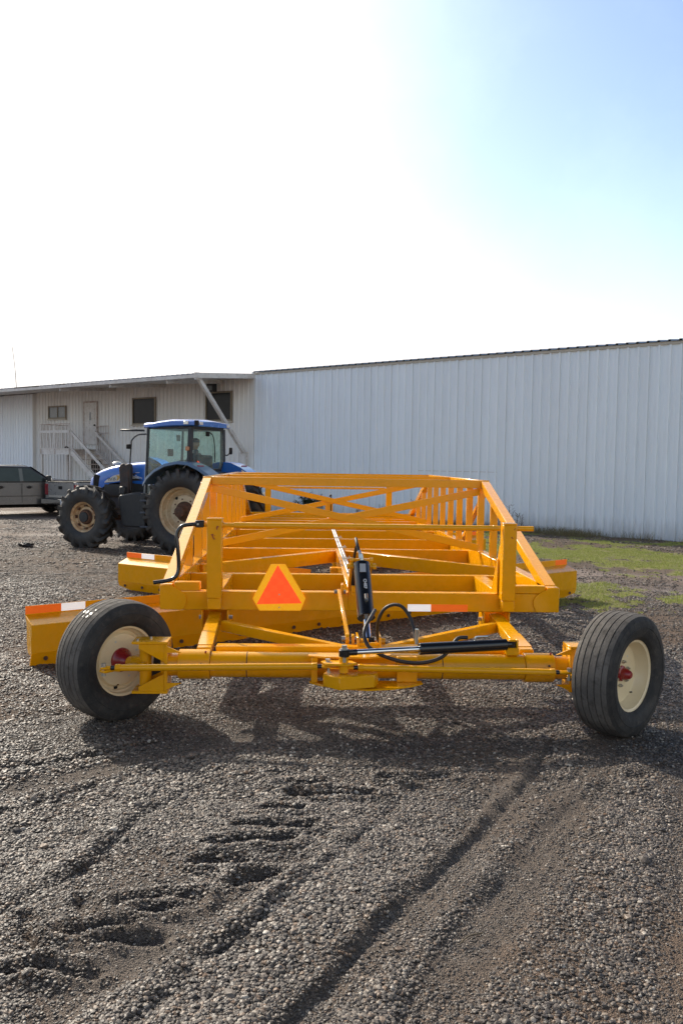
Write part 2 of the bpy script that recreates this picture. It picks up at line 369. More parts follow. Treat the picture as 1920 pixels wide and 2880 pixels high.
def brownmask(x, y):
    return sstep(fbm(x, y, .75, 4, 301) + .5 * fbm(x, y, 3.3, 3, 311) + .16 * (x > 1.2), .05, .55)
PRINTS = [((-1.,2.76),(-.91,2.78)),((-.88,2.76),(-.72,2.75)),((-.88,3.02),(-.64,3.05)),((-.71,2.95),(-.51,2.96)),((-.86,3.27),(-.81,3.11)),
 ((-.71,3.23),(-.42,3.25)),((-.61,3.14),(-.42,3.2)),((-.42,3.68),(-.05,3.74)),((-.30,3.88),(.05,3.9)),((-.18,4.08),(-.01,4.1)),((-.04,4.29),(.38,4.31)),
 ((-1.05,3.11),(-.93,2.89)),((-.28,3.37),(-.1,3.44)),((-.46,3.52),(-.26,3.53)),((.45,4.5),(.8,4.53)),((-.1,4.42),(.12,4.45))]
W0 = np.array([8.73, 19.32]); WD = np.array([-.761, .649]); WN = np.array([-.649, -.761])
def seg_sd(x, y, a, b):
    ax, ay = a; bx, by = b; dx, dy = bx - ax, by - ay; L = dx*dx + dy*dy
    t = np.clip(((x-ax)*dx + (y-ay)*dy) / L, 0, 1); px, py = x - ax - t*dx, y - ay - t*dy
    return np.sqrt(px*px + py*py), np.sign(dx*py - dy*px)
def sstep(a, lo, hi):
    t = np.clip((a - lo) / (hi - lo), 0, 1); return t * t * (3 - 2 * t)
def height(x, y):
    near = 1 / (1 + np.exp((np.hypot(x, y) - 22) / 3))
    wob = fbm(x, y, 2.3, 3, 5) * .05 + fbm(x, y, 14., 3, 6) * .02
    h = fbm(x, y, .8, 3, 1) * .030 + fbm(x, y, 3.1, 4, 2) * .019 + fbm(x, y, 9., 4, 3) * .014
    h = h * (.35 + .65 * near)
    for pts, half in BANDS:
        best = np.full(x.shape, 9.); sg = np.zeros(x.shape)
        for a, b in zip(pts[:-1], pts[1:]):
            d, s_ = seg_sd(x + wob * .6, y + wob * .4, a, b); m_ = d < best; best = np.where(m_, d, best); sg = np.where(m_, s_, sg)
        inb = 1 / (1 + np.exp((best - half) / .02))
        h = h * (1 - .55 * inb) - .012 * inb + inb * .0035 * np.cos(best * sg * 2 * np.pi / .055) * np.clip(.6 + 1.5 * vnoise(x * 3, y * 3, 57), 0, 1.3)
    for pts, dep, wd, rid in RUTS:
        best = np.full(x.shape, 9.); sg = np.zeros(x.shape)
        for a, b in zip(pts[:-1], pts[1:]):
            d, s_ = seg_sd(x + wob * .55, y + wob * .35, a, b); m_ = d < best; best = np.where(m_, d, best); sg = np.where(m_, s_, sg)
        amp = .78 * np.clip(.8 + 1.0 * vnoise(x * 2.2, y * 2.2, 41) + .9 * vnoise(x * 11, y * 11, 43), .15, 1.5)
        q = best * np.where(sg == 0, 1, sg)      # signed distance: pushed-up berm on one side, pressed lane on the other
        h = h - amp * dep * .75 * np.exp(-((q + wd * .5) / (wd * .9)) ** 2) + amp * rid * 1.25 * np.exp(-((q - wd * 1.3) / (wd * 1.5)) ** 2) - amp * dep * .35 * np.exp(-((q + wd * 3.) / (wd * 3.2)) ** 2)
    for a, b in PRINTS:
        d, s_ = seg_sd(x + wob * .8, y + wob * .8, a, b)
        yy = y - (a[1] + b[1]) / 2
        dd = np.hypot(d, 0)
        h = h - (.024 + .034 * vnoise(x * 13, y * 13, 77)) * np.exp(-(dd / .026) ** 2) + .018 * np.exp(-((dd - .06) / .032) ** 2)
    # flat under the wheels, blades and buildings
    for cx, cy, rr in ((-1.27, 5.62, .3), (2.055, 5.3, .3)):
        k = np.exp(-(((x - cx) ** 2 + (y - cy) ** 2) / rr ** 2) ** 2); h = h * (1 - k) + .004 * k
    return h
def axis(lo, hi, step, far, g):
    a = list(np.arange(lo, hi, step)); st = step
    while a[-1] < far: st *= g; a.append(a[-1] + st)
    b = []; st = step; p = lo
    while p > -far: st *= g; p -= st; b.append(p)
    return np.array(b[::-1] + a)
xs = axis(-2.9, 3.1, .024, 420, 1.055); ys = axis(1.9, 6.6, .024, 420, 1.035); ys = ys[ys > -60]
X, Y = np.meshgrid(xs, ys); Z = height(X, Y)
Z = np.where(np.hypot(X, Y) > 60, Z * 0, Z)
def sstep(a, lo, hi): t = np.clip((a - lo) / (hi - lo), 0, 1); return t * t * (3 - 2 * t)
def grassmask(x, y):
    dx, dy = x - W0[0], y - W0[1]; t = dx * WN[0] + dy * WN[1]; s_ = dx * WD[0] + dy * WD[1]
    n1 = fbm(x, y, .75, 5, 61); n2 = fbm(x, y, 2.2, 4, 71)
    wv = fbm(x, y, .35, 3, 81) * 1.0
    tt = t + wv
    b1 = sstep(tt, 2.4, 3.4) * (1 - sstep(tt, 5.2, 6.0)); b0 = sstep(tt, .2, .8) * (1 - sstep(tt, 1.2, 2.0)) * .55
    b2 = 1.15 * sstep(t + wv * .5, 8.0, 8.7) * (1 - sstep(t + wv * .5, 9.8, 10.9)) * sstep(x, 1.6, 3.)
    b = (np.maximum(b1, b2) + b0 + .33 * sstep(tt, .2, 2) * (1 - sstep(tt, 6, 7))) * (1 - sstep(s_, 6.5, 9)) * sstep(x, -1.5, .8)
    m = b * 1.0 + n1 * 1.5 + n2 * 1.5 + fbm(x, y, 7., 3, 72) * 1.5 - .74
    return np.clip(m * 2.2, 0, 1) * (t > .02) * (b > .02)
G = grassmask(X, Y)
dxw = X - W0[0]; dyw = Y - W0[1]; T = dxw * WN[0] + dyw * WN[1]
track = sstep(T + fbm(X, Y, .4, 3, 91), 5.9, 6.8) * (1 - sstep(T + fbm(X, Y, .4, 3, 91), 8.2, 9.)) * sstep(X, 0, 2.5)
road = .55 * sstep(Y, 14, 22) * (1 - sstep(X, -3, 0))       # packed, worn yard surface on the left where vehicles park
ny, nx = X.shape
vs = np.stack([X.ravel(), Y.ravel(), Z.ravel()], 1)
idx = np.arange(ny * nx).reshape(ny, nx)
fs = np.stack([idx[:-1, :-1].ravel(), idx[:-1, 1:].ravel(), idx[1:, 1:].ravel(), idx[1:, :-1].ravel()], 1)
me = bpy.data.meshes.new('ground'); me.vertices.add(len(vs)); me.vertices.foreach_set('co', vs.ravel())
me.loops.add(fs.size); me.loops.foreach_set('vertex_index', fs.ravel()); me.polygons.add(len(fs))
me.polygons.foreach_set('loop_start', np.arange(len(fs)) * 4); me.polygons.foreach_set('loop_total', np.full(len(fs), 4)); me.update(); me.validate()
for nm, arr in (('grassy', G), ('packed', np.clip(track + road, 0, 1)), ('fines', inband(X, Y)), ('brown', brownmask(X, Y))):
    at = me.attributes.new(nm, 'FLOAT', 'POINT'); at.data.foreach_set('value', arr.ravel().astype(np.float32))
me.shade_smooth()
ground = bpy.data.objects.new('ground', me); COL.objects.link(ground); ground['kind'] = 'structure'

m, nt, b, out = new_mat('dark crushed gravel'); co_ = coords(nt)
vor = N(nt, 'ShaderNodeTexVoronoi'); vor.inputs['Scale'].default_value = 170; nt.links.new(co_, vor.inputs['Vector'])
vor2 = N(nt, 'ShaderNodeTexVoronoi'); vor2.inputs['Scale'].default_value = 52; nt.links.new(co_, vor2.inputs['Vector'])
sp = N(nt, 'ShaderNodeSeparateColor'); nt.links.new(vor.outputs['Color'], sp.inputs[0])
c = ramp(nt, sp.outputs[0], .0, 1., (.028, .023, .019), (.20, .168, .140))
big = noise(nt, co_, 1.1, 5, .6); brown = ramp(nt, big, .42, .62)
c = mix(nt, math_n(nt, 'MULTIPLY', brown, .7), c, (.115, .075, .048))
dk = ramp(nt, noise(nt, co_, .35, 5, .65), .38, .62, (.62, .60, .60), (1.15, 1.12, 1.10)); c = mix(nt, 1., c, dk, 'MULTIPLY')
sp2 = N(nt, 'ShaderNodeSeparateColor'); nt.links.new(vor2.outputs['Color'], sp2.inputs[0])
wht = ramp(nt, sp2.outputs[1], .93, .97); c = mix(nt, math_n(nt, 'MULTIPLY', wht, .45), c, (.25, .235, .22))
at1 = N(nt, 'ShaderNodeAttribute'); at1.attribute_name = 'packed'
pk = mix(nt, sp.outputs[1], (.15, .115, .10), (.36, .29, .25))
c = mix(nt, math_n(nt, 'MULTIPLY', at1.outputs['Fac'], .75), c, pk)
at3 = N(nt, 'ShaderNodeAttribute'); at3.attribute_name = 'fines'
c = mix(nt, math_n(nt, 'MULTIPLY', at3.outputs['Fac'], .6), c, mix(nt, sp.outputs[2], (.055, .043, .034), (.19, .155, .125)))
at4 = N(nt, 'ShaderNodeAttribute'); at4.attribute_name = 'brown'
c = mix(nt, math_n(nt, 'MULTIPLY', at4.outputs['Fac'], .75), c, mix(nt, sp.outputs[2], (.05, .032, .021), (.17, .115, .078)))
at2 = N(nt, 'ShaderNodeAttribute'); at2.attribute_name = 'grassy'
gr = mix(nt, noise(nt, co_, 9, 5, .7), (.14, .14, .045), (.26, .25, .085))
gf = ramp(nt, math_n(nt, 'ADD', math_n(nt, 'MULTIPLY', at2.outputs['Fac'], .75), math_n(nt, 'MULTIPLY', noise(nt, co_, 26, 4, .7), .5)), .42, .75)
gf = math_n(nt, 'MULTIPLY', gf, .8)
c = mix(nt, gf, c, gr); nt.links.new(c, b.inputs['Base Color'])
nt.links.new(math_n(nt, 'SUBTRACT', .85, math_n(nt, 'MULTIPLY', math_n(nt, 'MULTIPLY', at1.outputs['Fac'], ramp(nt, noise(nt, co_, .45, 4), .46, .60)), .62)), b.inputs['Roughness']); b.inputs['Specular IOR Level'].default_value = .35
vor3 = N(nt, 'ShaderNodeTexVoronoi'); vor3.inputs['Scale'].default_value = 260; nt.links.new(co_, vor3.inputs['Vector'])
hsum = math_n(nt, 'ADD', math_n(nt, 'MULTIPLY', vor.outputs['Distance'], -1.), math_n(nt, 'MULTIPLY', vor2.outputs['Distance'], -.8))
hsum = math_n(nt, 'ADD', hsum, math_n(nt, 'MULTIPLY', noise(nt, co_, 120, 3), .5))
bn = N(nt, 'ShaderNodeBump'); bn.inputs['Strength'].default_value = .8; bn.inputs['Distance'].default_value = .009
nt.links.new(hsum, bn.inputs['Height']); nt.links.new(bn.outputs[0], b.inputs['Normal'])
me.materials.append(m)

# pebbles: loose stones lying on the ground sheet
m, nt, b, out = new_mat('loose gravel stones'); oi = N(nt, 'ShaderNodeObjectInfo')
cr_ = N(nt, 'ShaderNodeValToRGB'); els = cr_.color_ramp.elements
for i, (p, cc) in enumerate([(0, (.030,.025,.022)), (.28, (.068,.058,.050)), (.62, (.138,.118,.101)), (.80, (.20,.170,.142)), (.89, (.17,.105,.062)), (.96, (.31,.275,.23)), (1, (.52,.48,.42))]):
    e = els[i] if i < 2 else els.new(p)
    e.position = p; e.color = (*cc, 1)
nt.links.new(oi.outputs['Random'], cr_.inputs[0])
cc_ = coords(nt); vv = ramp(nt, noise(nt, cc_, 2.2, 3), .3, .7, (.75,)*3, (1.2,)*3)
c = mix(nt, 1., mix(nt, 1., cr_.outputs[0], vv, 'MULTIPLY'), (.86, .83, .80), 'MULTIPLY'); nt.links.new(c, b.inputs['Base Color']); b.inputs['Roughness'].default_value = .52; b.inputs['Specular IOR Level'].default_value = .5
M['pebble'] = m
def scatter(name, pts, sc, rot, sub):
    me = bpy.data.meshes.new(name); me.vertices.add(len(pts)); me.vertices.foreach_set('co', pts.astype(np.float32).ravel())
    a = me.attributes.new('sc', 'FLOAT_VECTOR', 'POINT'); a.data.foreach_set('vector', sc.astype(np.float32).ravel())
    a = me.attributes.new('rt', 'FLOAT_VECTOR', 'POINT'); a.data.foreach_set('vector', rot.astype(np.float32).ravel())
    o = bpy.data.objects.new(name, me); COL.objects.link(o)
    ng = bpy.data.node_groups.new(name, 'GeometryNodeTree')
    ng.interface.new_socket('Geometry', in_out='INPUT', socket_type='NodeSocketGeometry'); ng.interface.new_socket('Geometry', in_out='OUTPUT', socket_type='NodeSocketGeometry')
    gi, go = ng.nodes.new('NodeGroupInput'), ng.nodes.new('NodeGroupOutput'); L = ng.links.new
    g2i = ng.nodes.new('GeometryNodeGeometryToInstance')
    for k in range(6):
        ic = ng.nodes.new('GeometryNodeMeshIcoSphere'); ic.inputs['Radius'].default_value = 1.; ic.inputs['Subdivisions'].default_value = sub
        nz = ng.nodes.new('ShaderNodeTexNoise'); nz.noise_dimensions = '4D'; nz.inputs['W'].default_value = k * 7.3; nz.inputs['Scale'].default_value = 1.1; nz.inputs['Detail'].default_value = 2
        v1 = ng.nodes.new('ShaderNodeVectorMath'); v1.operation = 'SUBTRACT'; v1.inputs[1].default_value = (.5, .5, .5)
        v2 = ng.nodes.new('ShaderNodeVectorMath'); v2.operation = 'SCALE'; v2.inputs['Scale'].default_value = 1.5
        spn = ng.nodes.new('GeometryNodeSetPosition')
        L(nz.outputs['Color'], v1.inputs[0]); L(v1.outputs[0], v2.inputs[0]); L(ic.outputs['Mesh'], spn.inputs['Geometry']); L(v2.outputs[0], spn.inputs['Offset'])
        stm = ng.nodes.new('GeometryNodeSetMaterial'); stm.inputs['Material'].default_value = M['pebble']; L(spn.outputs[0], stm.inputs['Geometry'])
        L(stm.outputs[0], g2i.inputs[0])
    iop = ng.nodes.new('GeometryNodeInstanceOnPoints'); iop.inputs['Pick Instance'].default_value = True
    rv = ng.nodes.new('FunctionNodeRandomValue'); rv.data_type = 'INT'; rv.inputs[4].default_value = 0; rv.inputs[5].default_value = 5
    L(rv.outputs[2], iop.inputs['Instance Index'])
    for nm, sk in (('sc', 'Scale'), ('rt', 'Rotation')):
        na = ng.nodes.new('GeometryNodeInputNamedAttribute'); na.data_type = 'FLOAT_VECTOR'; na.inputs['Name'].default_value = nm
        if sk == 'Rotation':
            er = ng.nodes.new('FunctionNodeEulerToRotation'); L(na.outputs[0], er.inputs[0]); L(er.outputs[0], iop.inputs[sk])
        else: L(na.outputs[0], iop.inputs[sk])
    L(gi.outputs[0], iop.inputs['Points']); L(g2i.outputs[0], iop.inputs['Instance']); L(iop.outputs[0], go.inputs[0])
    md = o.modifiers.new('scatter', 'NODES'); md.node_group = ng
    o.data.materials.append(M['pebble'])
    tag(o, 'loose grey gravel stones strewn over the yard surface', 'gravel', kind='stuff')
    return o
def peb_points(y0, y1, dens, rmin, rmax, power=2.5):
    A = 1.04 * (y1**2 - y0**2) / 2 * 1.06
    n = int(A * dens)
    y = np.sqrt(rng.uniform(y0**2, y1**2, n)); x = y * rng.uniform(-.50, .56, n)
    keep = (1.1 * vnoise(x * 1.7, y * 1.7, 131) + .8 * vnoise(x * 5, y * 5, 141) + .74 - .30 * inband(x, y) - .50 * brownmask(x, y)) > rng.uniform(0, .8, n)
    keep |= rng.uniform(0, 1, n) < .22
    x, y = x[keep], y[keep]; n = len(x)
    r = (rmin + (rmax - rmin) * rng.uniform(0, 1, n) ** power) * (1 - .38 * inband(x, y)) * np.clip(1 + .7 * vnoise(x * 1.3, y * 1.3, 401), .7, 1.35)
    sc = np.stack([r * rng.uniform(.8, 1.35, n), r * rng.uniform(.75, 1.1, n), r * rng.uniform(.5, .8, n)], 1)
    rt = np.stack([rng.uniform(-.3, .3, n), rng.uniform(-.3, .3, n), rng.uniform(0, 6.28, n)], 1)
    z = height(x, y) + r * .22
    g = grassmask(x, y) < .5
    tw = (x - W0[0]) * WN[0] + (y - W0[1]) * WN[1]; g &= ~((tw > 5.8) & (tw < 8.4) & (x > 1.5) & (rng.uniform(0, 1, len(x)) < .7))
    return np.stack([x, y, z], 1)[g], sc[g], rt[g]
parts = [peb_points(1.9, 4.2, 34000, .0019, .0098, 3.4), peb_points(4.2, 7.5, 13500, .0030, .0120, 3.4), peb_points(7.5, 13, 3600, .0050, .014, 3.), peb_points(13, 24, 420, .008, .020, 3.), peb_points(1.9, 9., 40, .009, .022, 3.8)]
def peb_sides(n, rmin, rmax, power):
    # the yard to either side of the grader, thinning out with distance
    y = rng.uniform(.6, 11, n); e = 3.6 * rng.uniform(0, 1, n) ** 1.25
    x = np.where(rng.uniform(0, 1, n) < .5, -.49 * y - e, .55 * y + e)
    keep = (1.1 * vnoise(x * 1.7, y * 1.7, 131) + .8 * vnoise(x * 5, y * 5, 141) + .8) > rng.uniform(0, .9, n); x, y = x[keep], y[keep]; n = len(x)
    r = rmin + (rmax - rmin) * rng.uniform(0, 1, n) ** power
    sc = np.stack([r * rng.uniform(.8, 1.35, n), r * rng.uniform(.75, 1.1, n), r * rng.uniform(.5, .8, n)], 1)
    rt = np.stack([rng.uniform(-.3, .3, n), rng.uniform(-.3, .3, n), rng.uniform(0, 6.28, n)], 1)
    g = grassmask(x, y) < .5
    return np.stack([x, y, height(x, y) + r * .22], 1)[g], sc[g], rt[g]
parts.append(peb_sides(230000, .0032, .0115, 3.))
scatter('gravel', *[np.concatenate([p[i] for p in parts]) for i in range(3)], 2)

# grass: short blades in the green bands, taller weeds along the wall
def blades(name, n, area, hmin, hmax, width, mt, test, label, cat):
    x = rng.uniform(area[0], area[1], n); y = rng.uniform(area[2], area[3], n); k = test(x, y); x, y = x[k], y[k]; n = len(x)
    z = height(x, y) - .004; a = rng.uniform(0, 6.28, n); hh = rng.uniform(hmin, hmax, n) ; ln = rng.uniform(.1, .8, n) * hh; b_ = rng.uniform(0, 6.28, n)
    w_ = width * rng.uniform(.6, 1.3, n)
    ca, sa = np.cos(a) * w_, np.sin(a) * w_
    v = np.empty((n, 5, 3)); mx, my = x + np.cos(b_) * ln * .3, y + np.sin(b_) * ln * .3
    v[:, 0] = np.stack([x - ca, y - sa, z], 1); v[:, 1] = np.stack([x + ca, y + sa, z], 1)
    v[:, 2] = np.stack([mx + ca * .7, my + sa * .7, z + hh * .6], 1); v[:, 3] = np.stack([mx - ca * .7, my - sa * .7, z + hh * .6], 1)
    v[:, 4] = np.stack([x + np.cos(b_) * ln, y + np.sin(b_) * ln, z + hh], 1)
    i = np.arange(n)[:, None] * 5
    me = bpy.data.meshes.new(name)
    F = np.concatenate([i + [0, 1, 2], i + [0, 2, 3], i + [3, 2, 4]], 0)
    me.vertices.add(n * 5); me.vertices.foreach_set('co', v.astype(np.float32).ravel())
    me.loops.add(F.size); me.loops.foreach_set('vertex_index', F.ravel().astype(np.int32)); me.polygons.add(len(F))
    me.polygons.foreach_set('loop_start', np.arange(len(F)) * 3); me.polygons.foreach_set('loop_total', np.full(len(F), 3)); me.update()
    me.materials.append(mt); o = bpy.data.objects.new(name, me); COL.objects.link(o)
    return tag(o, label, cat, kind='stuff')
def leafmat(name, c1, c2, trans=.35):
    m, nt, b, out = new_mat(name); co_ = coords(nt)
    cc = mix(nt, noise(nt, co_, 3, 4, .7), c1, c2); cc = mix(nt, math_n(nt, 'MULTIPLY', noise(nt, co_, 40, 2), .4), cc, tuple(v * 1.5 for v in c2))
    nt.links.new(cc, b.inputs['Base Color']); b.inputs['Roughness'].default_value = .6
    t = N(nt, 'ShaderNodeBsdfTranslucent'); nt.links.new(cc, t.inputs[0]); mx = N(nt, 'ShaderNodeMixShader'); mx.inputs[0].default_value = trans
    nt.links.new(b.outputs[0], mx.inputs[1]); nt.links.new(t.outputs[0], mx.inputs[2]); nt.links.new(mx.outputs[0], out.inputs[0]); return m
M['grass'] = leafmat('short green grass', (.17, .23, .05), (.31, .33, .10))
M['weed'] = leafmat('dry dark weeds', (.10, .10, .045), (.19, .16, .085), .2)
M['leafdark'] = leafmat('narrow dark leaves', (.030, .055, .020), (.06, .085, .035), .3)
blades('grass', 520000, (1.0, 14, 8.5, 23), .010, .035, .0045, M['grass'], lambda x, y: (grassmask(x, y) > rng.uniform(.25, 1, len(x))) & (x < y * .52), 'short patchy green grass between the gravel track and the wall', 'grass')
def near_wall(lo, hi, p):
    def t_(x, y):
        t = (x - W0[0]) * WN[0] + (y - W0[1]) * WN[1]; s_ = (x - W0[0]) * WD[0] + (y - W0[1]) * WD[1]
        return (t > lo) & (t < hi) & (s_ < 9.5) & (vnoise(s_ * 1.3, s_ * 0, 33) + .45 > rng.uniform(0, p, len(x)) * (t / hi + .15))
    return t_
blades('weeds', 260000, (1.0, 13, 15, 27), .05, .24, .004, M['weed'], near_wall(.06, .9, 1.3), 'dark dry weeds along the foot of the white wall', 'weeds')

# ------------------------------------------------------------------ the grader
root = thing('land_grader', 'long golden yellow drag grader frame with two cream steering wheels in the foreground', 'grader', (.43, 5.47, 0))
def gp(name, mb, m, bevel=.004, parent=root, **k): return mb.obj(name, m, parent, bevel, world=True, **k)
XL0, XL1, XR0, XR1 = -1.118, -1.028, 1.888, 1.978
for x0, x1 in ((XL0, XL1), (XR0, XR1)):
    gp('side_rail', MB().box(x0, x1, 6.402, 15.6, .6, .797), 'yellow')
    xc = (x0 + x1) / 2
    gp('top_rail', MB().box(x0, x1, 9.0, 13.05, 1.485, 1.58), 'yellow')
    gp('end_strut', MB().beam((xc, 6.5, .762), (xc, 9.03, 1.535), x1 - x0, .085, (0,0,1)), 'yellow')
    gp('end_strut', MB().beam((xc, 13.02, 1.535), (xc, 15.5, .762), x1 - x0, .085, (0,0,1)), 'yellow')
def topz(y): return min(1.50, .77 + (y - 6.5) * .3055) if y < 10 else min(1.50, .77 + (15.5 - y) * .308)
for k in range(11):
    y = 7.6 + .65 * k; gp('truss_post', MB().box(-1.108, -1.033, y - .02, y + .02, .79, topz(y)), 'yellow', .003)
    y = 7.88 + .65 * k; gp('truss_post', MB().box(1.893, 1.968, y - .02, y + .02, .79, topz(y)), 'yellow', .003)
gp('rear_beam', MB().box(XL1 - .06, XR0 + .06, 6.405, 6.5, .598, .743), 'yellow2', .006)
# end plates with the curved weld seam and the short cap blocks
arc = [(-.93 + .10 * math.cos(t) - .085, .598 + .19 * (k / 8)) for k, t in enumerate([R(-60 + 15 * i) for i in range(9)])]
poly = [(XL0 - .002, .600)] + [(-.935, .600)] + [(-.915 - .01 * (i - 4) ** 2 * .35, .625 + .0165 * i) for i in range(9)] + [(-1.045, .772), (XL0 - .002, .772)]
poly = [(XL0 - .002, .602), (-.94, .602), (-.918, .65), (-.915, .69), (-.93, .722), (-.965, .75), (-1.02, .779), (-1.026, .790), (XL0 - .002, .792)]
gp('end_plate', MB().prism(poly, 6.392, 6.4015), 'yellow2', .003)
gp('end_plate', MB().prism([(.86 - x, z) for x, z in poly], 6.392, 6.4015), 'yellow2', .003)
gp('cap_block', MB().box(-1.015, -.817, 6.41, 6.49, .7445, .813), 'yellow2', .005)
gp('cap_block', MB().box(1.62, 1.875, 6.41, 6.49, .7445, .805), 'yellow2', .005)
for y in (7.43, 9.64, 10.91, 12.3, 13.7, 14.3, 14.9, 15.52):
    gp('cross_beam', MB().box(XL1 + .001, XR0 - .001, y, y + .085, .602, .743), 'yellow2', .004)
gp('stub_beam', MB().box(-.766, -.656, 6.501, 7.429, .604, .741), 'yellow2'); gp('stub_beam', MB().box(1.515, 1.625, 6.501, 7.429, .604, .741), 'yellow2')
gp('centre_beam', MB().box(.335, .43, 6.501, 9.639, .606, .745), 'yellow')
for s, x in ((-1, XL1), (1, XR0)):
    gp('angled_beam', MB().beam((.38 + s * .055, 9.56, .672), (x + (-s) * .0, 8.1, .672), .085, .138), 'yellow2')
for y in (9.0, 11.0, 12.97): gp('top_cross_bar', MB().box(XL1 + .001, XR0 - .001, y, y + .07, 1.492, 1.578), 'yellow2')
for y in (9.035, 13.0):
    gp('cross_brace', MB().beam((XL1, y, 1.455), (XR0, y, .835), .02, .078, (0,0,1)), 'yellow', .003)
    gp('cross_brace', MB().beam((XR0, y + .026, 1.455), (XL1, y + .026, .835), .02, .078, (0,0,1)), 'yellow', .003)
gp('outrigger_brace', MB().beam((2.01, 9.25, 1.50), (2.06, 11.35, .52), .05, .05), 'yellow', .003)
gp('outrigger_brace', MB().beam((-1.15, 9.25, 1.50), (-1.22, 10.3, .52), .05, .05), 'yellow', .003)
# posts, crank shafts, cranks at both ends
def post(x0, x1, y0, y1, z0, z1):
    p = gp('crank_post', MB().box(x0, x1, y0, y1, z0 + .085, z1 - .012), 'yellow2', .005)
    gp('post_foot', MB().box(x0 + .006, x1 - .004, y0 + .004, y1, z0, z0 + .084), 'yellow2', .005, parent=p)
    gp('post_cap', MB().box(x0 - .002, x1 + .002, y0 - .002, y1 + .002, z1 - .011, z1), 'yellow', .002, parent=p)
    return p
def spot(p, x, y, z, r, seed):
    rr = random.Random(seed); mb = MB()
    for _ in range(7):
        a, d = rr.uniform(0, 6.28), rr.uniform(0, r); q = rr.uniform(.25, .5) * r
        cx, cz = x + math.cos(a) * d, z + math.sin(a) * d
        mb.add([(cx + q * math.cos(t) * rr.uniform(.5, 1), y, cz + q * 1.2 * math.sin(t) * rr.uniform(.5, 1)) for t in [k * .785 for k in range(8)]], [tuple(range(8))])
        y -= .0004
    gp('paint_mark', mb, 'overspray', 0, parent=p, smooth=0)
pl = post(-.752, -.640, 6.29, 6.40, .622, 1.316); pr = post(1.503, 1.607, 6.29, 6.40, .620, 1.304)
spot(pl, -.675, 6.288, 1.245, .014, 1); spot(pl, -.706, 6.288, 1.19, .015, 2); spot(pl, -.70, 6.288, 1.163, .012, 3); spot(pr, 1.565, 6.288, 1.195, .011, 4); spot(pr, 1.587, 6.288, 1.262, .007, 5)
for x, x1 in ((-.70, -.69), (1.51, 1.52)):
    gp('post_gusset', MB().prism([(6.402, .744), (6.402, 1.12), (6.425, 1.12), (6.62, .744)], x - .006, x + .006, 'x'), 'yellow')
gp('post_gusset', MB().prism([(6.402, .744), (6.402, 1.02), (6.425, 1.02), (6.6, .744)], 1.487, 1.499, 'x'), 'yellow')
def shaft(x0, x1, xe, y, z):
    mb = MB().cyl((x0, y, z), (x0 + .09, y, z), .017).cyl((x0 + .085, y, z), (x1 - .02, y, z), .0215)
    mb.cyl((x0 - .03, y, z), (x0 + .012, y, z), .024).cyl((x1 - .075, y, z), (x1 - .06, y, z), .025)
    s_ = gp('crank_shaft', mb, 'yellow2', .001)
    gp('shaft_end', MB().cyl((x1 + .107, y, z), (xe, y, z), .02), 'yellow2', .001, parent=s_)
shaft(-.640, 1.503, 1.745, 6.34, 1.262)
gp('shaft_end', MB().cyl((-.80, 6.34, 1.268), (-.752, 6.34, 1.266), .02), 'yellow2', .001)
ck = gp('crank_handle', MB().tube([(-.80,6.325,1.272),(-.87,6.322,1.266),(-.93,6.32,1.256),(-.965,6.31,1.225),(-.978,6.305,1.17),(-.970,6.30,1.09),(-.962,6.30,.97),(-.968,6.295,.90),(-.995,6.28,.862),(-1.05,6.27,.842),(-1.145,6.265,.828)], .0155, 12), 'black', 0)
gp('clevis', MB().box(-.842, -.775, 6.305, 6.345, 1.243, 1.297), 'black', .006, parent=ck)
gp('clevis_bolt', hexbolt(MB(), (-.82, 6.304, 1.270), (0,-1,0), .008, .008), 'zinc', 0, parent=ck)
# front end of the frame mirrors the rear
post(-.80, -.69, 15.9, 16.0, .70, 1.292); post(1.512, 1.622, 15.9, 16.0, .70, 1.30)
gp('front_beam', MB().box(XL0, XR1, 15.61, 15.72, .6, .80), 'yellow2')
for x in (-.745, 1.567):
    gp('post_bracket', MB().box(x - .05, x + .05, 15.721, 15.995, .62, .74), 'yellow')
shaft(-.69, 1.512, 1.72, 15.95, 1.262)
ck = gp('crank_handle', MB().tube([(-.80,15.95,1.27),(-.87,15.94,1.26),(-.88,15.93,1.2),(-.87,15.93,1.1),(-.88,15.93,1.05),(-.95,15.93,1.03)], .014, 8), 'black', 0)
# loop handle and jack at the front middle
gp('drawbar', MB().beam((.43, 15.72, .66), (.43, 18.9, .56), .12, .12), 'yellow'); 
for s in (-1, 1): gp('drawbar_strut', MB().beam((.43 + s * 1.3, 15.72, .66), (.43 + s * .08, 18.1, .58), .09, .09), 'yellow')
jk = gp('tongue_jack', MB().box(.345, .485, 15.73, 15.85, .72, 1.02).box(.33, .50, 15.74, 15.84, 1.0, 1.035), 'yellow2')
gp('jack_lever', MB().tube([(.45, 15.70, .78), (.452, 15.69, 1.1), (.44, 15.69, 1.14), (.42, 15.70, 1.10)], .010, 8), 'black', 0, parent=jk)

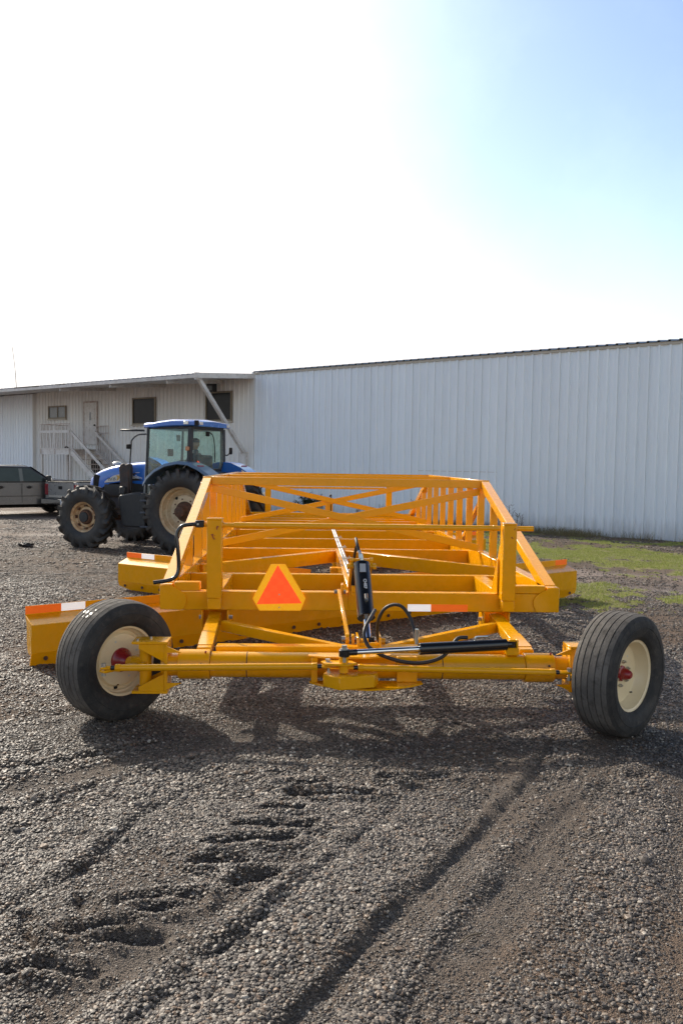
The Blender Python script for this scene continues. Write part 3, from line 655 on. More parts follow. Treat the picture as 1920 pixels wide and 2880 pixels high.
# warning triangle
T0 = [(-.271,.962),(-.162,.963),(-.003,.698),(-.040,.603),(-.357,.601),(-.41,.694)]
sg = gp('warning_triangle', MB().prism(T0, 6.383, 6.386), 'retro_amber', 0, smooth=0, label='amber bordered orange slow vehicle triangle')
gp('triangle_field', MB().prism([(-.219,.955),(-.031,.660),(-.378,.650)], 6.3805, 6.3829), 'fluor', 0, parent=sg, smooth=0)
for z in (.728, .627): gp('sign_bolt', MB().cyl((-.205, 6.380, z), (-.205, 6.376, z), .0065, n=10), 'zinc', 0, parent=sg)
gp('sign_bracket', MB().box(-.235, -.175, 6.387, 6.4045, .60, .90), 'yellow2', .001, parent=sg)
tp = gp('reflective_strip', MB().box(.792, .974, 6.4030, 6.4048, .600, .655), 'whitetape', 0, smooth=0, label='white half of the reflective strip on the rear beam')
gp('reflective_strip', MB().box(.9742, 1.262, 6.4030, 6.4048, .600, .655), 'retro_orange', 0, smooth=0, label='orange half of the reflective strip on the rear beam')

# blades (moldboards): boxed moldboard, cutting edge with bolts, tape flange
def blade(p0, p1, side, tapes, chamfer, seed):
    # p0->p1 along the blade; side = +1/-1 picks the face turned to the rear wheels
    p0, p1 = V((*p0, 0)), V((*p1, 0)); L = (p1 - p0).length; d = (p1 - p0) / L; fr = V((d.y, -d.x, 0)) * side
    A = math.atan2(d.y, d.x)
    W = Matrix(((d.x, fr.x, 0, p0.x), (d.y, fr.y, 0, p0.y), (0, 0, 1, 0), (0, 0, 0, 1)))
    Wi = Matrix.Translation((-.43, -5.47, 0)) @ W
    def mk(name, mb, m, bevel=.003, parent=None, **k):
        mb.xf(Wi if parent is None else Matrix.Identity(4)); return mb.obj(name, m, parent or root, bevel, **k)
    prof = [(0, .425), (.165, .362), (.165, .125), (.10, .10), (.055, .12), (.03, .2), (.03, .33)]
    body = MB()
    cl, crr = chamfer
    n = len(prof)
    body.prism([(y, z) for y, z in prof], 0, L, 'x')
    bo = mk('moldboard', body, 'yellow2', .004)
    ed = MB()
    e0 = [(0 + cl, .008), (L - crr, .008), (L, .06 if crr else .008), (L, .128), (0, .128), (0, .06 if cl else .008)]
    lean = .045
    vs = [(x, .165 - (.128 - z) / .12 * lean, z) for x, z in e0] + [(x, .145 - (.128 - z) / .12 * lean, z) for x, z in e0]
    k6 = 6; ed.add([V(v) for v in vs], [tuple(range(k6)), tuple(range(k6, 12))[::-1]] + [(i, k6 + i, k6 + (i+1) % k6, (i+1) % k6) for i in range(k6)])
    ed.xf(Wi); eo = ed.obj('cutting_edge', 'yellow', bo, .002)
    x = .12
    while x < L - .05:
        MB().cyl((x, .150, .072), (x, .158, .072), .019, n=12).xf(Wi).obj('edge_bolt', 'rust', bo, 0); x += .31
    fl = MB().box(0, L, -.008, 0, .40, .50); fl.xf(Wi); fo = fl.obj('flange', 'yellow', bo, .002)
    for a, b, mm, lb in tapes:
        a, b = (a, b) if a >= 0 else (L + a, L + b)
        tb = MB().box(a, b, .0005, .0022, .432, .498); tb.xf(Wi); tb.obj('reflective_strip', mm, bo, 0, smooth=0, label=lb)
    return bo
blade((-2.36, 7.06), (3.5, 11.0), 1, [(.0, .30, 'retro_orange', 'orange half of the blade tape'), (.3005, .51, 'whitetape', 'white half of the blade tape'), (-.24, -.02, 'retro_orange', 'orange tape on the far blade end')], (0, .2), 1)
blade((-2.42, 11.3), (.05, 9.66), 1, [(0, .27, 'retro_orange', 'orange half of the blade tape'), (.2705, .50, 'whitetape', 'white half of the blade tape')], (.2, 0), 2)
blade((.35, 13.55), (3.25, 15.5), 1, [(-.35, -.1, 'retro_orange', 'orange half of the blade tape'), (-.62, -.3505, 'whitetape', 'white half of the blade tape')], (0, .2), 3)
for x, y in ((-1.07, 8.02), (.38, 9.0), (1.93, 10.05), (-1.07, 10.6), (1.93, 14.7), (.9, 14.0)):
    gp('blade_bracket', MB().box(x - .12, x + .12, y - .05, y + .07, .38, .61), 'yellow2')
gp('blade_bracket', MB().prism([(-1.0, .597), (-.84, .597), (-.86, .30), (-1.0, .30)], 7.9, 7.96), 'yellow')

# rear steering axle
AY, AZ = 5.47, .403
ax = gp('axle_tube', MB().cyl((-.62, AY, AZ + .002), (1.46, AY, AZ - .008), .084, n=40), 'yellow2', .002)
for a, b in ((-.83, -.622), (1.462, 1.66)):
    dz = (.002 if a < 0 else -.01)
    gp('axle_sleeve', MB().cyl((a, AY, AZ + dz), (b, AY, AZ + dz), .098, n=40), 'yellow2', .004, parent=ax)
    gp('sleeve_bolt', hexbolt(MB(), ((a + b) / 2 + .05, AY - .096, AZ + .025), (0,-1,0), .008, .007), 'rust', 0, parent=ax)
    gp('grease_nipple', MB().cyl((b - .03, AY - .05, AZ + .088), (b - .028, AY - .056, AZ + .10), .006, n=8), 'red', 0, parent=ax)
gp('axle_stub', MB().cyl((-.94, AY, AZ), (-.83, AY, AZ), .076, n=32), 'yellow2', .002); gp('axle_stub', MB().cyl((1.66, AY, AZ - .01), (1.77, AY, AZ - .01), .076, n=32), 'yellow2', .002)
for xa, dz in ((.905, -.006), (-.385, 0)): gp('axle_seam', MB().cyl((xa, AY, AZ + dz), (xa + .006, AY, AZ + dz), .0853, n=40), 'rust', 0)
gp('stiffener_bar', MB().box(-.60, 1.42, 5.562, 5.65, .435, .506), 'yellow')
for s, xk, xa in ((-1, -1.05, -.905), (1, 1.885, 1.765)):
    zt, zb = (.55, .245) if s < 0 else (.535, .265)
    br = gp('kingpin_bracket', MB().box(xa - .012, xa + .012, AY - .085, AY + .085, zb, zt), 'yellow2', .003)
    x0, x1 = (xk - .075, xa + .012) if s < 0 else (xa - .012, xk + .075)
    for z in (zt, zb - .001):
        gp('bracket_plate', MB().box(x0, x1, AY - .085, AY + .085, z + (.001 if z > .4 else -.018), z + (.019 if z > .4 else .0)), 'yellow2', .003, parent=br)
        for bx_, by_ in ((-.045, -.04), (.03, .03)): gp('plate_bolt', hexbolt(MB(), (xk + bx_, AY + by_, z + (.019 if z > .4 else -.018)), (0,0,1 if z > .4 else -1), .010, .010), 'zinc', 0, parent=br)
        if z > .4: tri = [(xk, z), (xa, z), (xa, z - .115), (xa - s * .0, z - .115)]; tri = [(xk + s*.03, z - .028), (xk + s*.03, z), (xa, z), (xa, z - .12)]
        else: tri = [(xk + s*.03, z + .028), (xk + s*.03, z), (xa, z), (xa, z + .12)]
        for yy in (AY - .08, AY + .07): gp('gusset', MB().prism(tri, yy, yy + .01), 'yellow2', .001, parent=br)
    for z in (.50, .30): gp('gusset', MB().prism([(xa, z - .0), (xa, z + (.045 if z > .4 else -.045)), (xa - s * .105, z)], AY - .09, AY - .078), 'yellow2', 0, parent=br)
    kp = gp('kingpin', MB().cyl((xk, AY, .262), (xk, AY, .532), .040, n=24), 'yellow2', .002)
WHL = (('rear wheel on the left, inner side showing', V((-1.272, 5.622, .402)), V((.755, -.656, 0)), -1.05, False),
       ('rear wheel on the right, outer side showing', V((2.055, 5.30, .402)), V((.66, -.751, 0)), 1.885, True))
E_ = None
def smooth_prof(pts, k=3):
    q = []
    for i in range(len(pts)):
        p0, p1, p2, p3 = [V((*pts[(i + j) % len(pts)], 0)) for j in (-1, 0, 1, 2)]
        for t in range(k):
            u = t / k; p = .5 * ((2*p1) + (p2-p0)*u + (2*p0-5*p1+4*p2-p3)*u*u + (3*p1-p0-3*p2+p3)*u**3); q.append((p.x, p.y))
    return q
for lb, c0, n_, xk, outer in WHL:
    # spindle from the kingpin to the hub, steering arm
    wz = empty('wheel', c0 - V((.43, 5.47, 0)), math.atan2(n_.y, n_.x), root); wz['label'] = 'cream rimmed ribbed tyre wheel, ' + lb
    # tyre: tread block and sidewalls
    w2 = .135; Rt, Rr = .405, .238
    side = [(w2*.80, Rr), (w2*.86, .250), (w2*.88, .2515), (w2*.93, .262), (w2*1.02, .30), (w2*1.035, .318), (w2*1.055, .320), (w2*1.055, .324), (w2*1.035, .326), (w2*1.03, .345), (w2*.985, .365), (w2*.965, .3665), (w2*.955, .371), (w2*.88, .388)]
    outer_side = smooth_prof(side, 1)
    prof = [(w2*.74, Rr - .004)] + side
    groove = [.088, .045, 0., -.045, -.088]
    tread = []
    for i, g_ in enumerate(groove):
        rr_ = Rt - .010 * (g_ / .1) ** 2
        tread += [(g_ + .004, rr_), (g_ + .003, rr_ - .006), (g_ - .003, rr_ - .006), (g_ - .004, rr_)]
    tread = [(.110, Rt - .0135)] + [t for t in tread if 1] + [(-.110, Rt - .0135)]
    left = [(-x, r) for x, r in side[::-1]] + [(-w2*.74, Rr - .004)]
    tyo = MB().lathe(prof + tread + left, 96).obj('tyre', 'tyre', wz, 0, smooth=30)
    # worn tread gets the greyer rubber
    tyo.data.materials.append(M['tread'])
    for p in tyo.data.polygons:
        rr_ = math.hypot(p.center.y, p.center.z)
        if rr_ > .378 and abs(p.center.x) < .118: p.material_index = 1
    # rim
    e = 1 if 1 else -1
    if outer:
        rim = [(.108, .250), (.113, .246), (.108, .238), (.095, .232), (.090, .218), (.05, .212), (.03, .200), (.022, .198), (.012, .190), (.010, .05), (.004, .05), (.004, .194), (.00, .206), (-.09, .214), (-.095, .232), (-.108, .238), (-.113, .246), (-.108, .250), (-.09, .236), (.09, .236)]
    else:
        rim = [(.108, .250), (.113, .246), (.108, .238), (.095, .232), (.090, .220), (.055, .214), (.045, .204), (.028, .200), (.026, .185), (.045, .172), (.047, .05), (.040, .05), (.040, .168), (.02, .180), (.02, .203), (-.09, .214), (-.095, .232), (-.108, .238), (-.113, .246), (-.108, .250), (-.09, .236), (.09, .236)]
    MB().lathe(rim, 96).obj('rim', 'cream', wz, 0, smooth=28)
    if outer:
        hb = MB().lathe([(.01, 0.001), (.01, .052), (.022, .050), (.028, .040), (.055, .036), (.064, .030), (.076, .026), (.083, .018), (.084, .001)], 32).obj('hub', 'red', wz, 0)
        for k in range(6):
            a = k * math.pi / 3 + .3; y_, z_ = .078 * math.cos(a), .078 * math.sin(a)
            MB().cyl((.011, y_, z_), (.026, y_, z_), .012, n=6).cyl((.026, y_, z_), (.036, y_, z_), .006, n=8).obj('lug_nut', 'zinc', wz, 0)
        for a in (.9, 4.4):
            y_, z_ = .13 * math.cos(a), .13 * math.sin(a); MB().cyl((.0105, y_, z_), (.0112, y_, z_), .008, n=10).obj('rim_hole', 'decal_white', wz, 0)  # hole painted pale, as if light showed through
    else:
        hb = MB().lathe([(.046, 0.001), (.046, .082), (.058, .080), (.066, .070), (.10, .056), (.118, .042), (.13, .034), (.135, .001)], 40).obj('hub', 'red', wz, 0)
        for a in (.35, 1.9, 3.5, 5.2):
            y_, z_ = .135 * math.cos(a), .135 * math.sin(a); MB().cyl((.0475, y_, z_), (.0482, y_, z_), .008, n=10).obj('rim_hole', 'decal_white', wz, 0)  # pale discs paint the light seen in the rim holes
    va = R(-118 if outer else -100); y_, z_ = .165 * math.sin(-va) if 0 else .178 * math.cos(va), .178 * math.sin(va)
    if outer: y_, z_ = .200 * math.cos(R(-50)), .200 * math.sin(R(-50))
    MB().box(-.004, .004, -.014, .014, -.022, .022).xf(Matrix.Translation(((.026 if not outer else .0), y_, z_))).obj('valve_plate', 'void', wz, .002)
    MB().cyl(((.03 if not outer else .0), y_, z_), ((.055 if not outer else .03), y_ * .93, z_ * .93), .005, n=8).obj('valve_stem', 'black', wz, 0)
    if not outer:
        sr = random.Random(4)
        for k in range(9):
            xx, an_ = sr.choice((-.068, -.022, .022, -.066)) + sr.uniform(-.008, .008), R(-34) + sr.uniform(-.13, .13); q_ = sr.uniform(.006, .013); rr_ = .4055 - .010 * (xx / .1) ** 2
            ring = [(xx + q_ * .8 * math.cos(t) * sr.uniform(.5, 1), an_ + q_ * 3.2 * math.sin(t) * sr.uniform(.5, 1)) for t in [j * .785 for j in range(8)]]
            MB().add([(x_, rr_ * math.sin(a_), rr_ * math.cos(a_)) for x_, a_ in ring], [tuple(range(8))]).obj('pale_tread_fleck', 'decal_white', wz, 0, smooth=0)  # small pale flecks on the upper tread
    hub_p = c0 + n_ * (.10 if not outer else -.05)
    kpv = V((xk, AY, AZ))
    gp('spindle', MB().cyl(kpv, hub_p, .050, .032, n=20), 'yellow2', 0)
    d_ = (hub_p - kpv).normalized(); gp('spindle_block', MB().beam(kpv - d_ * .01, kpv + d_ * .10, .075, .10), 'yellow2', .01)
# steering arms, tie rods and their clevises
def tie(p0, p1, gap0, gap1):
    p0, p1 = V(p0), V(p1); d = (p1 - p0).normalized()
    t = gp('tie_rod', MB().cyl(p0 + d * gap0, p1 - d * gap1, .0215, n=20), 'yellow2', .002)
    for p, g_, s in ((p0, gap0, 1), (p1, gap1, -1)):
        gp('lock_nut', MB().cyl(p + d * s * (g_ - .028), p + d * s * (g_ + .006), .026, n=6), 'yellow2', .002, parent=t)
        gp('thread', MB().cyl(p + d * s * (g_ - .055), p + d * s * (g_ - .026), .014, n=12), 'black', 0, parent=t)
        a = p + d * s * (g_ - .055)
        gp('clevis', MB().beam(p - d * s * .018, a, .038, .013).beam(p - d * s * .01 + V((0,0,-.0)), a, .02, .022), 'yellow2', .003, parent=t)
        gp('clevis_bolt', MB().cyl(p + V((0,0,-.05)), p + V((0,0,.02)), .009, n=10).cyl(p + V((0,0,.0075)), p + V((0,0,.030)), .016, n=6).cyl(p + V((0,0,-.052)), p + V((0,0,-.034)), .015, n=6), 'zinc', 0, parent=t)
tie((-1.262, 5.215, .440), (.150, 5.235, .452), .10, .10)
tie((.245, 5.235, .446), (1.70, 5.23, .420), .12, .12)
gp('steering_arm', MB().beam((-1.05, 5.45, .418), (-1.272, 5.205, .418), .055, .018), 'yellow2', .004)
gp('steering_arm', MB().beam((1.885, 5.45, .392), (1.71, 5.22, .392), .06, .02), 'yellow2', .004)
# pivot housing under the axle: curved bottom plate, skewed box, bell crank
bp = [(.03, 5.40), (.03, 5.36), (.10, 5.29), (.22, 5.22), (.40, 5.18), (.56, 5.21), (.70, 5.28), (.77, 5.34), (.77, 5.40)]
pv = gp('pivot_plate', MB().prism(bp, .306, .318, 'z'), 'yellow2', .003)
gp('pivot_plate', MB().prism([(.02, 5.42), (.02, 5.345), (.12, 5.30), (.40, 5.29), (.56, 5.36), (.56, 5.42)], .486, .498, 'z'), 'yellow', .003)
gp('pivot_web', MB().box(.04, .082, 5.33, 5.40, .319, .485).box(.60, .735, 5.36, 5.40, .319, .485), 'yellow2', .003)
gp('pivot_block', MB().prism([(.115, 5.20), (.215, 5.10), (.44, 5.17), (.47, 5.25), (.42, 5.38), (.15, 5.38)], .332, .412, 'z'), 'yellow2', .005)
bc = gp('bell_crank', MB().prism([(.10, 5.26), (.135, 5.19), (.27, 5.17), (.33, 5.22), (.28, 5.31), (.15, 5.32)], .466, .480, 'z').cyl((.245, 5.22, .416), (.245, 5.22, .522), .030), 'yellow2', .003)
gp('crank_bolt', hexbolt(MB(), (.145, 5.25, .4805), (0,0,1), .017, .016), 'zinc', 0, parent=bc)
# hydraulic cylinders
def cylinder(p0, p1, split, r, rr, name, eye0=.0):
    p0, p1 = V(p0), V(p1); d = (p1 - p0).normalized(); q = p0 + (p1 - p0) * split
    b_ = gp(name, MB().cyl(q, p1, r, n=36).cyl(q - d * .004, q + d * .02, r * .96, n=36), 'black', .003)
    gp('piston_rod', MB().cyl(p0 + d * .03, q, rr, n=24), 'chrome', 0, parent=b_)
    return b_, d, q
sc0, sc1 = (.247, 5.20, .548), (1.335, 5.435, .556)
b_, d_, q_ = cylinder(sc0, sc1, .452, .039, .0185, 'steering_cylinder')
gp('rod_eye', MB().cyl(V(sc0) + V((0,0,-.024)), V(sc0) + V((0,0,.022)), .036, n=28).cyl(V(sc0) + d_ * .02, V(sc0) + d_ * .085, .020, n=16), 'black', .004, parent=b_)
gp('eye_bolt', MB().cyl(V(sc0) + V((0,0,-.06)), V(sc0) + V((0,0,.03)), .014, n=12).cyl(V(sc0) + V((0,0,.022)), V(sc0) + V((0,0,.028)), .024, n=20).cyl(V(sc0) + V((0,0,.028)), V(sc0) + V((0,0,.048)), .019, n=6), 'zinc', 0, parent=b_)
gp('cylinder_tail', MB().cyl(V(sc1), V(sc1) + d_ * .04, .022).cyl(V(sc1) + d_ * .045 + V((0,0,-.02)), V(sc1) + d_ * .045 + V((0,0,.02)), .024), 'black', .002, parent=b_)
gp('fitting', MB().cyl(q_ + V((-.022, -.01, .035)), q_ + V((-.022, -.012, .10)), .011).cyl(q_ + V((-.022, -.01, .10)), q_ + V((-.022, -.012, .132)), .013), 'zinc', 0, parent=b_)
gp('fitting', MB().tube([V(sc1) - d_ * .22 + V((0,.02,.036)), V(sc1) - d_ * .21 + V((0,.02,.055)), V(sc1) - d_ * .13 + V((0,.02,.056))], .007, 8), 'zinc', 0, parent=b_)
gp('cylinder_lug', MB().box(1.335, 1.42, 5.42, 5.50, .484, .535).box(1.355, 1.40, 5.425, 5.485, .575, .59).box(1.402, 1.415, 5.42, 5.5, .53, .59), 'yellow2', .004)
vc0, vc1 = (.437, 5.70, .505), (.405, 6.09, 1.005)
b2, d2, q2 = cylinder(vc0, vc1, .315, .061, .025, 'lift_cylinder')
gp('data_sticker', MB().box(-.022, .022, -.001, .0005, -.035, .035).xf(Matrix.Translation((.409, 6.045, .952)) @ Matrix.Rotation(R(-37.5), 4, 'X') @ Matrix.Translation((0, -.0622, 0))), 'sticker', 0, parent=b2)
gp('gland_rim', MB().cyl(q2 - d2 * .010, q2 + d2 * .004, .0635, n=36), 'black', .002, parent=b2)
# port fitting on the front of the barrel
fn = V((0, -.79, .61)).normalized(); pp = q2 + d2 * .10 + V((.008, 0, 0))
fn = (V((0,-1,0)) - d2 * V((0,-1,0)).dot(d2)).normalized()
gp('fitting', MB().cyl(pp + fn * .055, pp + fn * .085, .014, n=6).cyl(pp + fn * .08, pp + fn * .08 + d2 * .04, .012, n=6), 'zinc', 0, parent=b2)
# maker's word painted on the barrel, reading down
tx = text_mesh('CHIEF', .030, 'lettering', 'letter_white', b2, Matrix.Identity(4), .0006, 1.0, .0006)
bx = d2; by = bx.cross(fn); # reading direction downwards along the barrel
rd = -d2; upv = fn.cross(rd)
cp = q2 + d2 * .235 + V((.010, 0, 0)) - V((.43, 5.47, 0)) + fn * .0615
tx.data.transform(Matrix(((rd.x, upv.x, fn.x, cp.x), (rd.y, upv.y, fn.y, cp.y), (rd.z, upv.z, fn.z, cp.z), (0,0,0,1))))
gp('hose_fitting', MB().tube([(.405, 6.05, 1.03), (.400, 6.06, 1.065), (.385, 6.08, 1.105)], .013, 10).cyl((.40, 6.055, 1.05), (.395, 6.065, 1.08), .018, n=6), 'zinc', 0, parent=b2)
gp('hydraulic_hose', MB().tube([(.385, 6.08, 1.10), (.372, 6.12, 1.15), (.366, 6.18, 1.185)], .012, 10), 'hose', 0, parent=b2)
# tower holding the top of the lift cylinder
tw = gp('cylinder_tower', MB().prism([(6.10, .99), (6.13, 1.035), (6.17, 1.035), (6.50, .744), (6.50, .60), (6.402, .60), (6.40, .77)], .325, .343, 'x').prism([(6.10, .99), (6.13, 1.035), (6.17, 1.035), (6.50, .744), (6.50, .60), (6.402, .60), (6.40, .77)], .470, .488, 'x'), 'yellow2', .003)
gp('tower_cap', MB().box(.3435, .4695, 6.125, 6.175, 1.022, 1.038), 'yellow', .003, parent=tw)
gp('tower_pin', MB().cyl((.488, 6.11, .985), (.515, 6.11, .985), .022).cyl((.300, 6.11, .985), (.325, 6.11, .985), .020).cyl((.3, 6.11, .985), (.5, 6.11, .985), .014), 'yellow2', .002, parent=tw)
for x in (.334, .479): gp('weld_lug', MB().cyl((x - .014, 6.13, 1.03), (x + .014, 6.13, 1.03), .017, n=16), 'yellow', 0, parent=tw)
gp('tower_back', MB().box(.344, .469, 6.47, 6.499, .745, .93), 'void', 0, parent=tw)
# lower bracket of the lift cylinder on the axle
lb_ = gp('cylinder_bracket', MB().box(.350, .366, 5.56, 5.76, .40, .565).box(.498, .514, 5.56, 5.76, .40, .575).box(.3665, .4975, 5.575, 5.60, .30, .530), 'yellow', .003)
gp('bracket_pin', MB().cyl((.514, 5.70, .515), (.552, 5.70, .515), .024).cyl((.36, 5.70, .505), (.51, 5.70, .505), .018), 'yellow2', .002, parent=lb_)
gp('bracket_tab', MB().box(.375, .43, 5.60, 5.64, .5305, .548), 'yellow', .002, parent=lb_)
gp('rod_end', MB().cyl((.395, 5.70, .505), (.475, 5.70, .505), .034, n=24), 'void', .003, parent=b2)
# stabilizer link left of the cylinder
lk = gp('link_arm', MB().beam((.250, 6.30, .772), (.292, 5.72, .545), .026, .038), 'yellow', .004)
gp('link_arm_cheek', MB().cyl((.276, 5.70, .530), (.302, 5.70, .530), .040, n=24).box(.278, .300, 5.68, 5.72, .40, .53), 'yellow2', .002, parent=lk)
gp('link_ear', MB().cyl((.318, 5.70, .525), (.338, 5.70, .525), .040, n=24).box(.318, .338, 5.655, 5.745, .41, .525), 'yellow2', .002, parent=lk)
for a_, b_x, y_, z_, r__ in ((.250, .276, 5.70, .53, .020), (.338, .360, 5.70, .53, .020), (.215, .237, 6.30, .765, .015), (.288, .304, 6.30, .765, .015)): gp('link_bolt', MB().cyl((a_, y_, z_), (b_x, y_, z_), r__, n=6), 'zinc', 0, parent=lk)
gp('link_ear', MB().box(.268, .288, 6.30, 6.40, .72, .82), 'yellow', .003, parent=lk)
gp('side_block', MB().box(.345, .375, 6.30, 6.34, .76, .81).cyl((.36, 6.31, .745), (.36, 6.29, .745), .013, n=6), 'yellow', .002)
# hydraulic hoses looping between the cylinders
gp('hydraulic_hose', MB().tube([(.500, 5.62, .53), (.483, 5.56, .627), (.489, 5.5, .711), (.523, 5.47, .783), (.582, 5.45, .815), (.637, 5.42, .804), (.684, 5.40, .741), (.708, 5.36, .665), (.714, 5.31, .61)], .0115, 12), 'hose', 0)
gp('hydraulic_hose', MB().tube([(.475, 5.66, .74), (.43, 5.52, .705), (.392, 5.42, .665), (.383, 5.37, .62), (.405, 5.33, .567), (.456, 5.33, .525), (.538, 5.33, .487), (.655, 5.33, .458), (.772, 5.33, .456), (.877, 5.34, .484), (.945, 5.37, .531), (1.0, 5.40, .60), (1.07, 5.42, .605)], .0125, 12), 'hose', 0)
# pair of hydraulic tubes with clamps along the middle of the frame
for x in (.372, .400): hl = gp('hydraulic_tube', MB().cyl((x, 6.7, .772), (x, 15.4, .772), .011, n=10), 'steelwhite', 0)
for y in (7.2, 8.3, 9.4, 10.6, 12.0, 13.5): gp('tube_clamp', MB().box(.350, .450, y, y + .04, .785, .795).cyl((.43, y + .02, .795), (.43, y + .02, .812), .009, n=6), 'zinc', 0, parent=hl)
gp('tube_fittings', MB().box(.34, .44, 15.0, 15.12, .76, .82).box(.36, .42, 15.2, 15.5, .78, .84), 'zinc', .006, parent=hl)
gp('hydraulic_hose', MB().tube([(.386, 6.75, .78), (.375, 6.5, .86), (.36, 6.35, .98), (.372, 6.2, 1.12)], .012, 10), 'hose', 0)
# pull arms and braces between the beam and the axle
for s, xt, xb, xi in ((-1, -.70, -.675, -.62), (1, 1.492, 1.505, 1.44)):
    am = gp('pull_arm', MB().beam((xt, 6.46, .545), (xb, 5.545, .462), .10, .075), 'yellow2', .006)
    hx = xt; 
    hg = gp('hinge_bracket', MB().box(hx - .105, hx - .092, 6.40, 6.58, .44, .597), 'yellow', .003); gp('hinge_bracket', MB().box(hx + .092, hx + .105, 6.40, 6.58, .44, .597), 'yellow', .003)
    gp('hinge_shade', MB().box(hx - .0915, hx + .0915, 6.565, 6.58, .45, .597), 'yellow2', 0, parent=hg)
    for q0, q1 in ((-.13, -.105), (.105, .13)): gp('hinge_bolt', MB().cyl((hx + q0, 6.48, .53), (hx + q1, 6.48, .53), .016, n=6), 'zinc', 0, parent=hg)
    gp('diagonal_brace', MB().beam((xi, 6.22, .515), ((.40 + s * .16), 5.68, .455), .06, .078), 'yellow2', .005)
    gp('wear_pad', MB().beam((xb * .55 + xt * .45, 5.90, .534), (xb, 5.60, .506), .098, .006), 'yellow', .001, parent=am)

# ------------------------------------------------------------------ white metal building
BZ = 4.7
brz = math.atan2(WD[1], WD[0])
# local frame of the building: +X runs along the wall to the left, +Y points out of the wall towards the yard
bld = thing('metal_building', 'long white corrugated metal building with a projecting eave over its stair side', 'building', (8.73, 19.32, 0), 0)
BW = Matrix(((WD[0], WN[0], 0, 8.73), (WD[1], WN[1], 0, 19.32), (0, 0, 1, 0), (0, 0, 0, 1)))
def bobj(name, mb, m, parent=None, bevel=0., **k):
    mb.xf(Matrix(((WD[0], WN[0], 0, 0), (WD[1], WN[1], 0, 0), (0, 0, 1, 0), (0, 0, 0, 1)))); return mb.obj(name, m, parent or bld, bevel, **k)
def corr(s0, s1, z0, z1, off, pitch=.25, rw=.055, rd=.042, minor=True):
    # ribbed sheet: trapezoid ribs with two shallow swages between them
    pr = []; s = s0
    while s < s1 - 1e-4:
        pr += [(s, off), (s + .012, off + rd), (s + rw, off + rd), (s + rw + .012, off)]
        if minor: pr += [(s + .115, off), (s + .120, off + .005), (s + .135, off + .005), (s + .140, off), (s + .185, off), (s + .190, off + .005), (s + .205, off + .005), (s + .210, off)]
        s += pitch
    pr = [p for p in pr if p[0] <= s1]; pr.append((s1, off)); mb = MB(); n = len(pr)
    mb.add([(x, y, z0) for x, y in pr] + [(x, y, z1) for x, y in pr], [(i, i + 1, n + i + 1, n + i) for i in range(n - 1)]); return mb
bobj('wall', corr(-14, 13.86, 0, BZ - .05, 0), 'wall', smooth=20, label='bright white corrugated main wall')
bobj('wall', corr(13.9, 29.5, 0, BZ - .1, 0, .22, .05, .025, False), 'wallold', smooth=20, label='weathered wall under the projecting roof')
bobj('wall', corr(27.0, 44, 0, 4.50, .14, .22, .05, .025, False), 'wall', smooth=20, label='corrugated wing wall at the far left')
bobj('wall', MB().box(26.97, 27.0, 0, .16, 0, 4.5), 'wallold')
bobj('wall', MB().box(-14, 44, -9.2, -9.1, 0, 4.5).box(-14, -13.95, -9.1, -.02, 0, 5).box(43.95, 44, -9.1, .14, 0, 4.45), 'wall')
bobj('corner_trim', MB().box(13.84, 13.94, .002, .045, 0, BZ + .05), 'wallold')
bobj('eave_trim', MB().box(-14, 13.86, .0, .05, BZ - .05, BZ + .015), 'trim')
# panel end seam with screws, low on the wall
bobj('panel_seam', MB().box(4.74, 7.25, .0235, .026, 1.548, 1.556), 'trim')
def roof_sheet(s0, s1, y0, z0, y1, z1, name, pitch=.25):
    pr = []; s = s0
    while s < s1: pr += [(s, 0), (s + .02, .034), (s + .065, .034), (s + .085, 0)]; s += pitch
    pr.append((s1, 0)); n = len(pr); mb = MB()
    vs = [(x, y0, z0 + h) for x, h in pr] + [(x, y1, z1 + h) for x, h in pr] + [(x, y0, z0 + h - .012) for x, h in pr] + [(x, y1, z1 + h - .012) for x, h in pr]
    fs = []
    for i in range(n - 1): fs += [(i, i+1, n+i+1, n+i), (2*n+i, 3*n+i, 3*n+i+1, 2*n+i+1), (i, 2*n+i, 2*n+i+1, i+1)]
    mb.add(vs, fs); return bobj(name, mb, 'roofm', smooth=20)
roof_sheet(-14, 13.84, .085, BZ + .03, -4.6, BZ + .62, 'roof'); roof_sheet(-14, 43.9, -9.2, BZ + .0, -4.6, BZ + .62, 'roof')
# projecting roof on the left part
OE = 2.5
rs = roof_sheet(13.85, 43.9, OE, 4.455, .06, 4.65, 'canopy_roof', .25); roof_sheet(13.86, 43.9, .05, 4.651, -4.6, BZ + .55, 'roof')
bobj('gutter', MB().box(13.82, 43.9, OE + .005, OE + .075, 4.335, 4.445), 'whiteold', rs)
bobj('rake_trim', MB().beam((13.81, OE + .07, 4.395), (13.81, .0, 4.60), .035, .15), 'whiteold', rs)
bobj('soffit', MB().beam((13.86 + 15, OE - .02, 4.36), (13.86 + 15, .03, 4.56), 30, .012), 'whiteold', rs)
for s in (15.4, 18.4, 21.4): bobj('rafter', MB().beam((s, OE - .02, 4.29), (s, .03, 4.49), .06, .13), 'whiteold', rs)
bobj('torn_flashing', MB().beam((22.6, OE + .08, 4.455), (24.3, OE + .08, 4.458), .012, .035), 'void', rs); bobj('torn_flashing', MB().beam((20.9, OE + .08, 4.455), (21.5, OE + .08, 4.46), .012, .025), 'void', rs)
bobj('roof_brace', MB().beam((13.98, OE - .05, 4.40), (14.22, .13, 2.05), .11, .12), 'whiteold')
bobj('brace_end', MB().cyl((13.96, OE - .02, 4.28), (13.96, OE - .02, 4.5), .085, n=14), 'whiteold')
